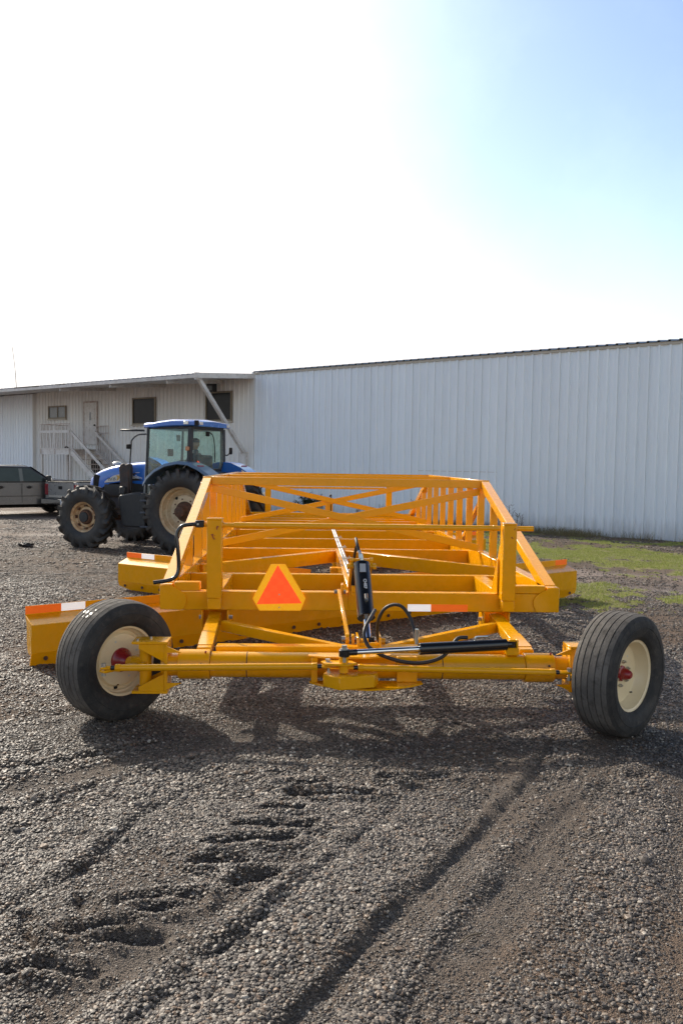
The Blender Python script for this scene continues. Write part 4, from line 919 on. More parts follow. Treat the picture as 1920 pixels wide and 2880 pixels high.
bobj('brace_post', MB().box(14.12, 14.38, .026, .16, 0, 2.05), 'whiteold')
def window(s0, s1, z0, z1, fm, gm, mull=None, label=None):
    fr = MB(); t = .055; y0, y1 = .0265, .075
    fr.box(s0, s1, y0, y1, z0, z0 + t).box(s0, s1, y0, y1, z1 - t, z1).box(s0, s0 + t, y0, y1, z0 + t, z1 - t).box(s1 - t, s1, y0, y1, z0 + t, z1 - t)
    if mull: fr.box(mull - .02, mull + .02, y0, y1 - .01, z0 + t, z1 - t)
    f_ = bobj('window', fr, fm, label=label)
    bobj('pane', MB().box(s0 + t, s1 - t, y0, y0 + .014, z0 + t, z1 - t), gm, f_)
    bobj('sill', MB().box(s0 - .03, s1 + .03, y0, y1 + .03, z0 - .05, z0 - .001), 'trim', f_)
window(14.88, 16.2, 3.13, 4.16, 'darkframe', 'glassdark', label='dark window next to the roof brace'); window(18.92, 20.29, 3.08, 4.10, 'darkframe', 'glassdark', label='dark window above the tractor cab')
window(24.66, 25.95, 3.41, 3.95, 'darkframe', 'glassgrey', 25.27, label='small dusty window left of the door')
dr = bobj('door', MB().box(22.55, 23.36, .0265, .07, 2.32, 4.0), 'whiteold')
for z0, z1 in ((2.45, 3.05), (3.15, 3.85)):
    for s0 in (22.66, 23.0): bobj('door_panel', MB().box(s0, s0 + .24, .0702, .078, z0, z1), 'whiteold', dr)
bobj('door_frame', MB().box(22.49, 22.549, .0265, .08, 2.3, 4.07).box(23.361, 23.42, .0265, .08, 2.3, 4.07).box(22.55, 23.36, .0265, .08, 4.001, 4.07), 'rustywhite', dr)
bobj('handle', MB().cyl((22.63, .079, 3.1), (22.63, .13, 3.1), .03), 'void', dr)
bobj('door_notice', MB().box(22.90, 23.0, .0785, .082, 3.30, 3.62), 'glassgrey', dr)
bobj('lower_door', MB().box(22.25, 22.95, .0265, .05, 0, 1.75), 'void', label='dark opening below the stairs')
# flood light under the eave
fl = thing('flood_light', 'grey square flood light hanging under the eave above the dark window', 'flood light', tuple(BW @ V((15.55, .35, 4.12))), 0)
def fobj(name, mb, m, parent, root_, base): 
    mb.xf(Matrix.Translation(-V(base)) @ BW); return mb.obj(name, m, parent or root_, .006)
fb = tuple(BW @ V((15.55, .35, 4.12)))
fobj('housing', MB().box(15.38, 15.72, .28, .46, 4.13, 4.42), 'darkplastic', None, fl, fb); fobj('lens', MB().box(15.43, 15.67, .461, .47, 4.17, 4.33), 'glassgrey', None, fl, fb); fobj('bracket', MB().box(15.52, 15.58, .03, .30, 4.42, 4.45), 'darkplastic', None, fl, fb)
# whip antenna on the roof
an = thing('whip_antenna', 'thin dark whip antenna standing on the roof at far left', 'antenna', tuple(BW @ V((31.2, -1.6, 5.0))))
MB().tube([(0, 0, -.02), tuple(V((WD[0], WD[1], 0)) * .12 + V((0, 0, 1.))), tuple(V((WD[0], WD[1], 0)) * .35 + V((0, 0, 2.05)))], [.016] * 4 + [.012] * 5, 6).obj('mast', 'stem', an, 0)
MB().cyl((0, 0, -.03), (0, 0, .1), .04).obj('base', 'darkplastic', an, 0)

# ------------------------------------------------------------------ steel stairs
st = thing('metal_staircase', 'white steel landing and stairs with rails below the upper door', 'staircase', tuple(BW @ V((22.5, .7, 0))))
SB = BW @ V((22.5, .7, 0))
def sobj(name, mb, m='whiteold', parent=None, bevel=0.): mb.xf(Matrix.Translation(-SB) @ BW); return mb.obj(name, m, parent or st, bevel)
dk_ = sobj('landing', MB().box(22.5, 24.5, .04, 1.3, 2.10, 2.14), 'whiteold')
sobj('deck_channel', MB().box(22.5, 24.5, 1.301, 1.33, 1.90, 2.15).box(22.5, 24.5, 1.331, 1.36, 2.125, 2.15).box(22.5, 24.5, 1.331, 1.36, 1.90, 1.92), 'whiteold', dk_)
for s in (22.52, 23.5, 24.47): sobj('stiffener', MB().box(s - .012, s + .012, 1.331, 1.358, 1.921, 2.124), 'rustywhite', dk_)
for s, y in ((22.52, 1.28), (24.47, 1.28), (24.47, .1)): sobj('leg', MB().box(s - .035, s + .035, y - .035, y + .035, 0, 2.10), 'whiteold')
ra = sobj('railing', MB().box(22.5, 24.5, 1.31, 1.34, 3.09, 3.115), 'rustywhite'); sobj('rail_board', MB().box(22.5, 24.53, 1.342, 1.362, 2.75, 2.85), 'whiteold', ra)
for s in (22.52, 23.5, 24.48): sobj('rail_post', MB().box(s - .022, s + .022, 1.302, 1.34, 2.15, 3.09), 'whiteold', ra)
random.seed(5)
for k in range(15):
    s = 22.62 + k * .125; ln = .16 * (k / 15) * random.uniform(.6, 1.3)
    sobj('baluster', MB().cyl((s, 1.315, 2.15), (s + ln, 1.315, 3.09), .009, n=6), 'rustywhite', ra)
r2_ = sobj('railing', MB().box(24.48, 24.51, .05, 1.3, 3.09, 3.115), 'rustywhite')
for k in range(7): sobj('baluster', MB().cyl((24.495, .15 + k * .17, 2.15), (24.495, .15 + k * .17, 3.09), .008, n=6), 'rustywhite', r2_)
r3_ = sobj('railing', MB().box(21.67, 22.5, .12, .15, 3.04, 3.065).box(21.67, 22.5, .12, .15, 2.76, 2.785), 'rustywhite')
for k in range(6): sobj('baluster', MB().cyl((21.69 + k * .155, .135, 2.0 if k else 1.7), (21.69 + k * .155, .135, 3.05), .010, n=6), 'rustywhite', r3_)
SLP = .668
for y in (1.29, .16):
    sg_ = sobj('stringer', MB().beam((22.49, y, 2.02), (22.49 - 2.95, y, 2.02 - 2.95 * SLP), .05, .20), 'whiteold')
    hr = sobj('handrail', MB().beam((22.54, y, 2.83), (22.54 - 3.0, y, 2.83 - 3.0 * SLP), .05, .105), 'whiteold')
    for k in range(4): s = 22.40 - k * .92; sobj('rail_post', MB().box(s - .02, s + .02, y - .02, y + .02, 2.0 - (22.45 - s) * SLP, 2.80 - (22.54 - s) * SLP), 'whiteold', hr)
    for k in range(20): s = 22.30 - k * .14; sobj('baluster', MB().cyl((s, y, 2.02 - (22.45 - s) * SLP), (s, y, 2.79 - (22.54 - s) * SLP), .0085, n=6), 'rustywhite', hr)
    sobj('lower_rail', MB().beam((22.49, y, 2.20), (22.49 - 2.95, y, 2.20 - 2.95 * SLP), .025, .025), 'whiteold', hr)
for k in range(11):
    s = 22.30 - k * .27; sobj('tread', MB().box(s - .12, s + .12, .19, 1.26, 2.0 - (22.45 - s) * SLP - .02, 2.0 - (22.45 - s) * SLP + .01), 'rustywhite')

# things left on the landing
pt = thing('small_pots', 'few small dark pots standing on the white landing edge', 'pots', tuple(BW @ V((23.0, 1.2, 2.151))))
for k in range(4):
    q = pt if 0 else MB().lathe([(0, .001), (0, .028), (.055 + .03 * (k == 1), .036), (.06 + .03 * (k == 1), .001)], 14).xf(Matrix.Translation((k * .085 * -WD[0], k * .085 * -WD[1], 0)) @ Matrix.Rotation(-math.pi / 2, 4, 'Y')).obj('pot', 'void', pt, 0)

# ------------------------------------------------------------------ plants by the wall
def leafy(name, base, hh, spread, ns, nl, label, cat, m, lw=.016, ll=.10, seed=3, group=None):
    rr = random.Random(seed); r_ = thing(name, label, cat, base, 0, 1, group); st_, lf = MB(), MB()
    for i in range(ns):
        a = rr.uniform(0, 6.28); sp_ = rr.uniform(.1, 1) * spread; h = hh * rr.uniform(.55, 1.)
        p0 = V((rr.uniform(-.25, .25) * spread, rr.uniform(-.2, .2) * spread, 0)); p1 = p0 + V((math.cos(a) * sp_ * .4, math.sin(a) * sp_ * .3, h * .6)); p2 = p0 + V((math.cos(a) * sp_, math.sin(a) * sp_ * .5, h))
        st_.tube([p0, p1, p2], .007, 5, 2)
        for k in range(nl):
            t = rr.uniform(.12, 1); p = p0.lerp(p1, t * 2) if t < .5 else p1.lerp(p2, t * 2 - 1)
            b_ = rr.uniform(0, 6.28); d = V((math.cos(b_), math.sin(b_), rr.uniform(-.9, .4))).normalized(); s_ = d.cross(V((0, 0, 1))).normalized() * lw * rr.uniform(.6, 1.2); L_ = ll * rr.uniform(.6, 1.3)
            lf.add([p, p + d * L_ * .5 + s_, p + d * L_, p + d * L_ * .5 - s_], [(0, 1, 2, 3)])
    st_.obj('stem', 'bark', r_, 0); lf.obj('foliage', m, r_, 0, smooth=0); return r_
def wp(s, off, z=0): return tuple(BW @ V((s, off, z)))
leafy('shrub', wp(11.05, .38), .80, .52, 26, 95, 'feathery dark green shrub by the white wall, seen through the grader frame', 'shrub', 'leafdark', .020, .13, 3)
for k, (s, h) in enumerate(((8.35, .55), (7.25, .78), (7.05, .4), (4.2, .75), (3.95, .5), (4.55, .35), (9.2, .45))):
    rr = random.Random(k + 20); sm_ = MB()
    for i in range(4):
        x = rr.uniform(-.08, .08); sm_.tube([(x, 0, 0), (x + rr.uniform(-.04, .04), 0, h * .5), (x + rr.uniform(-.10, .10), 0, h * rr.uniform(.6, 1))], .005, 5, 2)
        for j in range(9):
            z = rr.uniform(.2, .9) * h; dx = rr.choice((-1, 1)) * rr.uniform(.03, .09); sm_.tube([(x, 0, z), (x + dx, .0, z + .05)], .003, 4, 1)
    o = sm_.obj('dry_weed', 'stem', None, 0); o.location = wp(s, .22); o.rotation_euler = (0, 0, 2.4)
    names = {8.35: 'short dry weed stalk at the wall behind the shrub\'s right', 7.25: 'tall dry weed stalk at the wall behind the frame slats', 7.05: 'low dry weed stalk beside a taller one behind the slats', 4.2: 'tall dark weed stalk at the wall right of the grader strut', 3.95: 'middling dark weed stalk right of the tallest one at the wall', 4.55: 'smallest dark weed stalk at the wall beside the strut', 9.2: 'dry weed stalk at the wall just right of the shrub'}
    tag(o, names[s], 'weed', 'dry weed stalks against the wall')

# lump of broken rubber on the yard and a few twigs
bm = bmesh.new(); bmesh.ops.create_icosphere(bm, subdivisions=3, radius=.085)
for v in bm.verts: v.co = V((v.co.x * 1.5, v.co.y * .8, v.co.z * .6)) * (1 + .35 * (math.sin(v.co.x * 60) * math.cos(v.co.y * 47 + v.co.z * 30)))
me = bpy.data.meshes.new('rubber_scrap'); bm.to_mesh(me); bm.free(); me.materials.append(M['hose'])
o = bpy.data.objects.new('rubber_scrap', me); COL.objects.link(o); o.location = (-5.48, 16.5, .04); tag(o, 'small black rubber scrap lying on the yard left of the tractor', 'scrap')
for k, (x, y, a, lb) in enumerate(((.78, 4.02, 2.0, 'thin pale twig lying on the gravel right of the middle rut'), (-1.02, 3.9, 1.4, 'short straw bit on the gravel at the left'), (.62, 2.95, .5, 'curled brown twig in the lower foreground gravel'))):
    o = MB().tube([(-.05, 0, 0), (0, .006, .01), (.06, -.004, .004)], .0028, 6).obj('twig', 'stem', None, 0); z = float(height(np.array([x]), np.array([y]))[0]); o.location = (x, y, z + .016); o.rotation_euler = (.1, -.1, a); tag(o, lb, 'twig', 'twigs on the gravel')

# ------------------------------------------------------------------ tractor
trz = math.atan2(.394, -.919)
tr = thing('farm_tractor', 'blue four wheel drive farm tractor with glazed cab and rusty cream rims', 'tractor', (-1.955, 16.435, 0), trz)
def T(name, mb, m, bevel=0., parent=tr, **k): return mb.obj(name, m, parent, bevel, **k)
def ag_wheel(x, y, R_, w, rimr, side, rimm, steer=0., lugs=20, seed=0, label=None):
    wz = empty('wheel', (x, y, R_ - .02), math.pi / 2 * side + steer, tr)     # local X = outwards
    if label: wz['label'] = label
    h = w / 2; c_ = R_ - .045
    prof = [(h*.78, rimr), (h*.98, rimr + .06), (h*1.04, (rimr + c_) / 2), (h*.98, c_ - .06), (h*.82, c_ - .015), (h*.4, c_), (0, c_ + .004), (-h*.4, c_), (-h*.82, c_ - .015), (-h*.98, c_ - .06), (-h*1.04, (rimr + c_) / 2), (-h*.98, rimr + .06), (-h*.78, rimr)]
    ty = MB().lathe(prof, 72).obj('tyre', 'agtyre', wz, 0, smooth=50)
    lg = MB()
    for k in range(lugs * 2):
        s = 1 if k % 2 else -1; a0 = k * math.pi / lugs
        # each lug runs from the centre line to the shoulder, sweeping back
        P = []
        for t, tw in ((0, .030), (.5, .032), (.85, .040), (1., .046), (1.06, .050)):
            xx = s * h * min(t, 1.02) * .99; aa = a0 - .26 * t * (1.25 / R_) * .62
            lo = c_ - .03 - (.02 if t > .9 else 0); hi = R_ - (.0 if t < .9 else .018) if t <= 1 else c_ - .05
            if t > 1: xx = s * h * 1.05; lo = c_ - .12
            for da, rr in ((-tw / R_, lo), (-tw * .6 / R_, hi), (tw * .6 / R_, hi), (tw / R_, lo)): P.append((xx, rr * math.cos(aa + da), rr * math.sin(aa + da)))
        fs = []
        for i in range(4): fs += [(i*4 + j, i*4 + j + 1, i*4 + j + 5, i*4 + j + 4) for j in range(3)]
        fs += [(0, 1, 2, 3), (16, 17, 18, 19)]
        lg.add(P, fs)
    lg.obj('tread_lugs', 'agtyre', wz, 0, smooth=25)
    r = rimr
    rp = [(h*.72, r + .025), (h*.78, r + .028), (h*.80, r + .012), (h*.70, r - .004), (h*.62, r - .012), (h*.55, r - .03), (h*.30, r - .036), (h*.12, r - .055), (h*.06, r - .075), (-.02, r - .09), (-.05, r * .72), (.01, r * .66), (.02, r * .5), (-.0, r * .3), (-.0, .03), (-.04, .03), (-.04, r*.5), (-.10, r * .7), (-.08, r - .05), (-h*.75, r - .02), (-h*.78, r + .025)]
    MB().lathe(rp, 64).obj('rim', rimm, wz, 0, smooth=28)
    return wz, h, r
w_, h, r = ag_wheel(2.245, .80, .625, .34, .30, 1, M['rustcream'], 0, 17, label='near front wheel with rusty cream rim')
MB().lathe([(.0, .15), (.04, .15), (.055, .135), (.08, .13), (.09, .115), (.09, .001), (0, .001)], 32).obj('hub', 'rust', w_, 0)
MB().lathe([(.0905, .10), (.115, .095), (.12, .001), (.0905, .001)], 32).obj('hub_cap', 'darkplastic', w_, 0)
for k in range(8):
    a = k * .785; MB().box(-.02, .03, -.03, .03, -.012, .012).xf(Matrix.Rotation(a, 4, 'X') @ Matrix.Translation((.03, 0, .225))).obj('rim_lug', 'rust', w_, .003)
w_, h, r = ag_wheel(2.245, -.80, .625, .34, .30, -1, M['rustcream'], 0, 17, label='far front wheel seen under the hood')
MB().lathe([(.0, .15), (.16, .13), (.175, .001), (0, .001)], 24).obj('hub', 'rust', w_, 0)
w_, h, r = ag_wheel(-.01, .84, .81, .44, .46, 1, M['palerim'], 0, 22, label='large near rear wheel with pale cream rim')
MB().lathe([(-.02, .19), (.03, .19), (.05, .17), (.10, .12), (.22, .10), (.24, .001), (-.02, .001)], 32).obj('hub', 'rust', w_, 0)
for k in range(8):
    a = k * .785 + .2; MB().cyl((.012, .235 * math.cos(a), .235 * math.sin(a)), (.035, .235 * math.cos(a), .235 * math.sin(a)), .014, n=6).obj('wheel_nut', 'rust', w_, 0)
for a in (2.2,): MB().cyl((-.028, .30 * math.cos(a), .30 * math.sin(a)), (.02, .30 * math.cos(a), .30 * math.sin(a)), .028, n=12).obj('rim_hole', 'void', w_, 0)
w_, h, r = ag_wheel(-.01, -.84, .81, .44, .46, -1, M['palerim'], 0, 22, label='far rear wheel behind the grader frame')
T('rear_axle', MB().cyl((-.01, -.7, .79), (-.01, .7, .79), .12, n=20).box(-.25, .35, -.22, .22, .55, 1.05), 'greyblue')
T('front_axle', MB().cyl((2.245, -.66, .60), (2.245, .66, .60), .07, n=16).box(2.1, 2.4, -.16, .16, .5, .8), 'rust')
T('chassis', MB().box(.2, 2.45, -.19, .19, .62, 1.12).box(1.2, 2.3, -.25, .25, .75, 1.22), 'greyblue', .02)
# hood: lofted blue shell
def loft(secs, name, m, parent=tr, n=14, close=True):
    mb = MB(); k_ = len(secs[0]); vs = [p for s_ in secs for p in s_]
    fs = [(i*k_ + j, i*k_ + (j+1) % k_, (i+1)*k_ + (j+1) % k_, (i+1)*k_ + j) for i in range(len(secs) - 1) for j in range(k_ if close else k_ - 1)]
    if close: fs += [tuple(range(k_)), tuple(range((len(secs)-1)*k_, len(secs)*k_))[::-1]]
    mb.add(vs, fs); return mb.obj(name, m, parent, 0, smooth=40)
secs = []
for x, zb, zt, hw, rd in ((.98,1.25,1.735,.36,.13),(1.4,1.27,1.715,.355,.13),(1.75,1.30,1.68,.345,.13),(2.05,1.26,1.63,.335,.13),(2.28,1.16,1.565,.315,.13),(2.46,1.12,1.49,.29,.12),(2.565,1.12,1.40,.26,.10),(2.60,1.13,1.30,.23,.06)):
    P = [(x, -hw, zb), (x, -hw * 1.02, zb + (zt - zb) * .35), (x, -hw, zt - rd)]
    P += [(x, -hw + rd * (1 - math.cos(t)) * 1.2, zt - rd + rd * math.sin(t) * .85) for t in (R(30), R(60), R(85))]
    P += [(x, 0, zt)]
    P += [(a, -b, c) for a, b, c in P[:-1][::-1]]
    secs.append(P)
hood = loft(secs, 'hood', 'blue')
T('engine_side', MB().box(1.0, 2.2, -.33, .33, 1.0, 1.26).box(1.0, 1.72, -.335, .335, 1.12, 1.33), 'darkplastic', .02)
# grille and headlamp recess, side
for s in (1, -1):
    T('grille', MB().prism([(2.35, 1.16), (2.47, 1.17), (2.46, 1.40), (2.42, 1.44), (2.30, 1.41)], s * .29, s * .318, 'y'), 'void', .004, parent=hood)
T('nose_grille', MB().box(2.55, 2.612, -.17, .17, 1.14, 1.34), 'void', .01, parent=hood)
T('air_cap', MB().lathe([(0, .001), (0, .09), (.04, .095), (.07, .06), (.08, .001)], 20).xf(Matrix.Translation((2.08, .05, 1.63)) @ Matrix.Rotation(-math.pi / 2, 4, 'Y')), 'decal_white')
# decals on the near side
YS = .357
d1 = T('side_decal', MB().prism([(2.16, 1.275), (1.80, 1.312), (1.70, 1.38), (1.72, 1.442), (1.80, 1.455), (1.94, 1.42), (2.08, 1.35), (2.15, 1.30)], YS - .012, YS + .0005, 'y'), 'decal_white', 0, parent=hood, smooth=0)
T('decal_leaf', MB().prism([(1.84, 1.325), (1.78, 1.385), (1.81, 1.425), (1.88, 1.425), (1.85, 1.385), (1.87, 1.325)], YS + .001, YS + .002, 'y'), 'orange_decal', 0, parent=d1, smooth=0)
T('decal_band', MB().prism([(1.80, 1.315), (1.02, 1.34), (1.02, 1.50), (1.42, 1.48), (1.72, 1.44), (1.77, 1.40)], YS + .0012, YS + .0030, 'y'), 'letter_black', 0, parent=d1, smooth=0)
T('pin_stripe', MB().prism([(1.42, 1.482), (1.02, 1.502), (1.02, 1.512), (1.42, 1.491)], YS + .0012, YS + .0032, 'y'), 'letter_white', 0, parent=d1, smooth=0)
FL = Matrix(((-1, 0, 0, 0), (0, 0, 1, 0), (0, 1, 0, 0), (0, 0, 0, 1)))      # text facing the tractor's left side
text_mesh('TS125', .080, 'lettering', 'letter_black', d1, Matrix.Translation((1.985, YS + .003, 1.345)) @ Matrix.Rotation(R(5), 4, 'Y') @ FL, .0008, .95, .0008)
text_mesh('New Holland', .097, 'lettering', 'letter_white', d1, Matrix.Translation((1.50, YS + .0045, 1.40)) @ Matrix.Rotation(R(2), 4, 'Y') @ FL, .0008, .92, .0016)
# exhaust stack shield and fuel tank with steps
T('exhaust_shield', MB().prism([(1.60, .98), (1.42, .98), (1.40, 1.55), (1.41, 1.66), (1.455, 1.665), (1.49, 1.64), (1.54, 1.67), (1.60, 1.66), (1.65, 1.60), (1.64, 1.5)], .46, .60, 'y'), 'exhaust', .03, seg=2)
T('fuel_tank', MB().prism([(1.58, .98), (1.50, .46), (1.42, .43), (1.06, .43), (.98, .5), (.99, 1.05), (1.10, 1.12), (1.30, 1.10), (1.56, 1.05)], .30, .72, 'y'), 'darkplastic', .035, seg=3)
T('tank_neck', MB().box(1.46, 1.60, .50, .66, 1.06, 1.22), 'darkplastic', .02)
T('step_frame', MB().box(.90, 1.0, .45, .80, .42, 1.10), 'darkplastic', .01)
for z in (.45, .72, .95): T('cab_step', MB().box(.62, .98, .56, .86, z, z + .03), 'greyblue', .004)
# cab
def q(name, pts, m, parent=None, th=.006):
    mb = MB(); c = [V(p) for p in pts]; n_ = (c[1] - c[0]).cross(c[2] - c[0]).normalized() * th
    mb.add(c, [tuple(range(len(c)))])
    return mb.obj(name, m, parent or tr, 0, smooth=0)
CW = .64
cabf = MB()
for s in (1, -1):
    cabf.beam((.99, s*CW, 1.02), (.95, s*(CW-.03), 2.38), .05, .05, (1,0,0))
    cabf.beam((.02, s*CW, 1.72), (.01, s*(CW-.03), 2.38), .10, .07, (1,0,0))
    cabf.beam((.99, s*CW, 1.02), (.50, s*CW, 1.02), .05, .05)
    cabf.beam((.50, s*CW, 1.02), (.04, s*CW, 1.74), .05, .05)
cabf.box(-.02, .98, -.60, .60, 2.34, 2.40).box(.55, 1.0, -.62, .62, .98, 1.04)
cabf.beam((.0, -.5, 1.56), (.0, .40, 1.56), .05, .06)
cabf.beam((.0, .40, 1.56), (.01, .60, 1.74), .05, .06); cabf.beam((.0, -.48, 1.56), (.02, -.62, 1.74), .05, .06)
cab = T('cab_frame', cabf, 'darkplastic', .006)
q('side_glass', [(.97, CW+.005, 1.05), (.93, CW-.02, 2.34), (.06, CW-.02, 2.34), (.06, CW+.005, 1.74), (.50, CW+.005, 1.05)], 'glass')
q('side_glass', [(.97, -CW-.005, 1.05), (.93, -CW+.02, 2.34), (.06, -CW+.02, 2.34), (.06, -CW-.005, 1.74), (.50, -CW-.005, 1.05)], 'glass')
q('rear_glass', [(-.015, -.60, 2.34), (-.015, .57, 2.34), (-.02, .58, 1.76), (-.02, .40, 1.59), (-.02, -.48, 1.59), (-.02, -.60, 1.76)], 'glass')
q('front_glass', [(.985, -.60, 1.3), (.94, -.58, 2.34), (.94, .58, 2.34), (.985, .60, 1.3)], 'glass')
T('door_edge', MB().beam((1.015, CW+.012, 1.04), (.965, CW-.015, 2.36), .018, .018, (1,0,0)), 'steelwhite', .004)
T('door_handle', MB().cyl((.86, CW + .015, 1.46), (.70, CW + .03, 1.46), .012, n=8), 'zinc', 0); T('door_sticker', MB().box(.93, .865, CW + .012, CW + .014, 1.25, 1.32), 'letter_white', 0)
T('grab_rail', MB().tube([(.40, CW + .015, 1.33), (.30, CW + .03, 1.45), (.15, CW + .04, 1.58), (.09, CW + .02, 1.66)], .012, 8), 'steelwhite', 0)
# roof
secs = []
for x, zb, zt, hw in ((1.10,2.385,2.42,.50),(1.08,2.365,2.465,.58),(.98,2.355,2.475,.64),(.82,2.36,2.475,.66),(.70,2.375,2.50,.66),(.4,2.39,2.53,.67),(.05,2.395,2.525,.68),(-.10,2.395,2.50,.67),(-.15,2.40,2.48,.64)):
    P = [(x, -hw*.95, zb), (x, -hw, zb + .02), (x, -hw, zt - .04), (x, -hw*.93, zt - .008), (x, 0, zt + .02), (x, hw*.93, zt - .008), (x, hw, zt - .04), (x, hw, zb + .02), (x, hw*.95, zb)]
    secs.append(P)
roof = loft(secs, 'cab_roof', 'blue')
T('roof_lining', MB().box(-.06, .95, -.58, .58, 2.402, 2.408), 'darkplastic', 0, parent=roof)
for nm, b in (('work_lamp', (.02, .12, .68, .705, 2.425, 2.485)), ('work_lamp', (-.165, -.14, .46, .58, 2.42, 2.48)), ('work_lamp', (-.165, -.14, -.60, -.48, 2.41, 2.47))): 
    l_ = T(nm, MB().box(*b), 'lamp', .004, parent=roof)
T('lamp_gap', MB().box(-.155, -.10, .60, .672, 2.40, 2.50), 'void', 0, parent=roof)
T('sun_visor', MB().beam((1.05, CW - .02, 2.31), (1.52, CW + .05, 2.315), .10, .035), 'darkplastic', .01)
mr = T('mirror', MB().tube([(.98, CW, 2.24), (1.10, CW + .10, 2.22), (1.18, CW + .18, 2.12), (1.20, CW + .18, 2.00), (1.24, CW + .16, 1.6), (1.26, CW + .1, 1.15)], .014, 8), 'darkplastic', 0)
T('mirror_head', MB().box(1.20, 1.30, CW + .18, CW + .21, 1.95, 2.04), 'void', .012, parent=mr); T('mirror_mount', MB().cyl((1.19, CW + .18, 2.0), (1.30, CW + .18, 2.0), .012), 'void', 0, parent=mr)
mr = T('mirror', MB().tube([(.05, -CW, 1.90), (.0, -CW - .12, 1.86), (-.02, -CW - .2, 1.90)], .014, 8), 'darkplastic', 0)
T('mirror_head', MB().box(-.06, -.02, -CW - .27, -CW - .17, 1.88, 2.02), 'void', .012, parent=mr)
T('side_lamp', MB().box(.0, .03, CW + .02, CW + .15, 1.93, 2.01), 'amber', .01)
T('wiper', MB().tube([(-.03, -.02, 2.30), (-.04, -.14, 2.22), (-.04, -.20, 2.0), (-.04, -.21, 1.72)], .010, 6), 'void', 0); T('wiper_motor', MB().box(-.06, -.025, .02, .14, 2.22, 2.31), 'void', .01)
T('rear_label', MB().box(-.032, -.028, .22, .45, 1.655, 1.70).xf(Matrix.Translation((0, .33, 1.68)) @ Matrix.Rotation(R(22), 4, 'X') @ Matrix.Translation((0, -.33, -1.68))), 'fluor', 0)
# fenders
def fender(s):
    mb = MB(); pr = [(.80, 1.30), (.72, 1.43), (.55, 1.57), (.32, 1.68), (.05, 1.73), (-.18, 1.71), (-.40, 1.62), (-.60, 1.50), (-.68, 1.42)]
    y0, y1 = s * .60, s * 1.03
    vs = []
    for x, z in pr:
        vs += [(x, y0, z), (x, y1, z), (x * .985, s * 1.05, z - .05), (x * .98, s * 1.04, z - .06), (x * .985, y1, z - .02), (x * .985, y0, z - .02)]
    n = 6; k = len(pr); mb.add(vs, [(i*n + j, i*n + (j+1) % n, (i+1)*n + (j+1) % n, (i+1)*n + j) for i in range(k - 1) for j in range(n)] + [tuple(range(n)), tuple(range((k-1)*n, k*n))])
    f_ = T('fender', mb, 'fenderblue' if s > 0 else 'blue', 0, smooth=30)
    T('fender_skin', MB().prism([(.80, 1.28), (.72, 1.41), (.55, 1.55), (.32, 1.66), (.05, 1.71), (-.18, 1.69), (-.40, 1.60), (-.5, 1.3), (-.2, 1.0), (.5, .95)], s * .60, s * .625, 'y'), 'blue' if s < 0 else 'darkplastic', 0, parent=f_)
    T('rear_lamp', MB().box(-.36, -.34, s * .75, s * .98, 1.58, 1.66).xf(Matrix.Rotation(0, 4, 'Y')), 'redlens', .005, parent=f_)
    return f_
fender(1); fender(-1)
T('rear_panel', MB().box(-.12, -.02, -.6, .6, 1.05, 1.53), 'greyblue', .03); T('lift_arms', MB().beam((-.1, .3, .8), (-.95, .42, .55), .06, .08).beam((-.1, -.3, .8), (-.95, -.42, .55), .06, .08).beam((-.15, .0, 1.25), (-.8, 0, .95), .05, .05), 'rust', .01)
# inside the cab
T('seat', MB().box(.02, .50, -.24, .24, 1.28, 1.40).box(-.0, .12, -.23, .23, 1.40, 1.86), 'darkplastic', .05, seg=3)
T('steering_console', MB().prism([(.70, 1.05), (.86, 1.05), (.80, 1.60), (.70, 1.62)], -.08, .08, 'y'), 'darkplastic', .02); T('steering_wheel', MB().lathe([(.012, .19), (0, .202), (-.012, .19), (0, .178)], 32).xf(Matrix.Translation((.70, 0, 1.66)) @ Matrix.Rotation(R(-62), 4, 'Y')), 'darkplastic', 0)
T('inside_mirror', MB().box(.56, .58, .08, .22, 2.12, 2.24), 'glassgrey', .02); T('cab_display', MB().box(.52, .60, .40, .50, 1.82, 1.96), 'void', .01)

# driver: one skinned body, seated
def skin_body(name, pts, edges, m, parent, root_i=0, lv=2):
    me = bpy.data.meshes.new(name); me.from_pydata([p[:3] for p in pts], edges, []); o = bpy.data.objects.new(name, me); COL.objects.link(o); o.parent = parent
    sk = o.modifiers.new('skin', 'SKIN'); sk.use_smooth_shade = True
    for i, p in enumerate(pts):
        v = me.skin_vertices[0].data[i]; v.radius = (p[3], p[4] if len(p) > 4 else p[3]); v.use_root = (i == root_i)
    sb = o.modifiers.new('sub', 'SUBSURF'); sb.levels = lv; sb.render_levels = lv; me.materials.append(M[m]); return o
dp = empty('person', (-1.955 + .26 * -.919, 16.435 + .26 * .394, 1.40), trz)
tag(dp, 'driver in dark cap and dark shirt sitting in the blue tractor cab', 'person')
B = [(0,0,.10,.13,.15),(.0,0,.28,.12,.15),(-.01,0,.42,.11,.16),(0,0,.50,.06,.07),(.015,0,.57,.048),(0,.17,.44,.055),(.14,.22,.24,.042),(.34,.14,.22,.030),(.40,.13,.23,.026),(0,-.17,.44,.055),(.14,-.22,.24,.042),(.34,-.14,.22,.030),(.40,-.13,.23,.026),
     (.04,.09,.04,.085),(.40,.10,.06,.065),(.44,.10,-.28,.045),(.52,.10,-.33,.035),(.04,-.09,.04,.085),(.40,-.10,.06,.065),(.44,-.10,-.28,.045),(.52,-.10,-.33,.035)]
Ed = [(0,1),(1,2),(2,3),(3,4),(2,5),(5,6),(6,7),(7,8),(2,9),(9,10),(10,11),(11,12),(0,13),(13,14),(14,15),(15,16),(0,17),(17,18),(18,19),(19,20)]
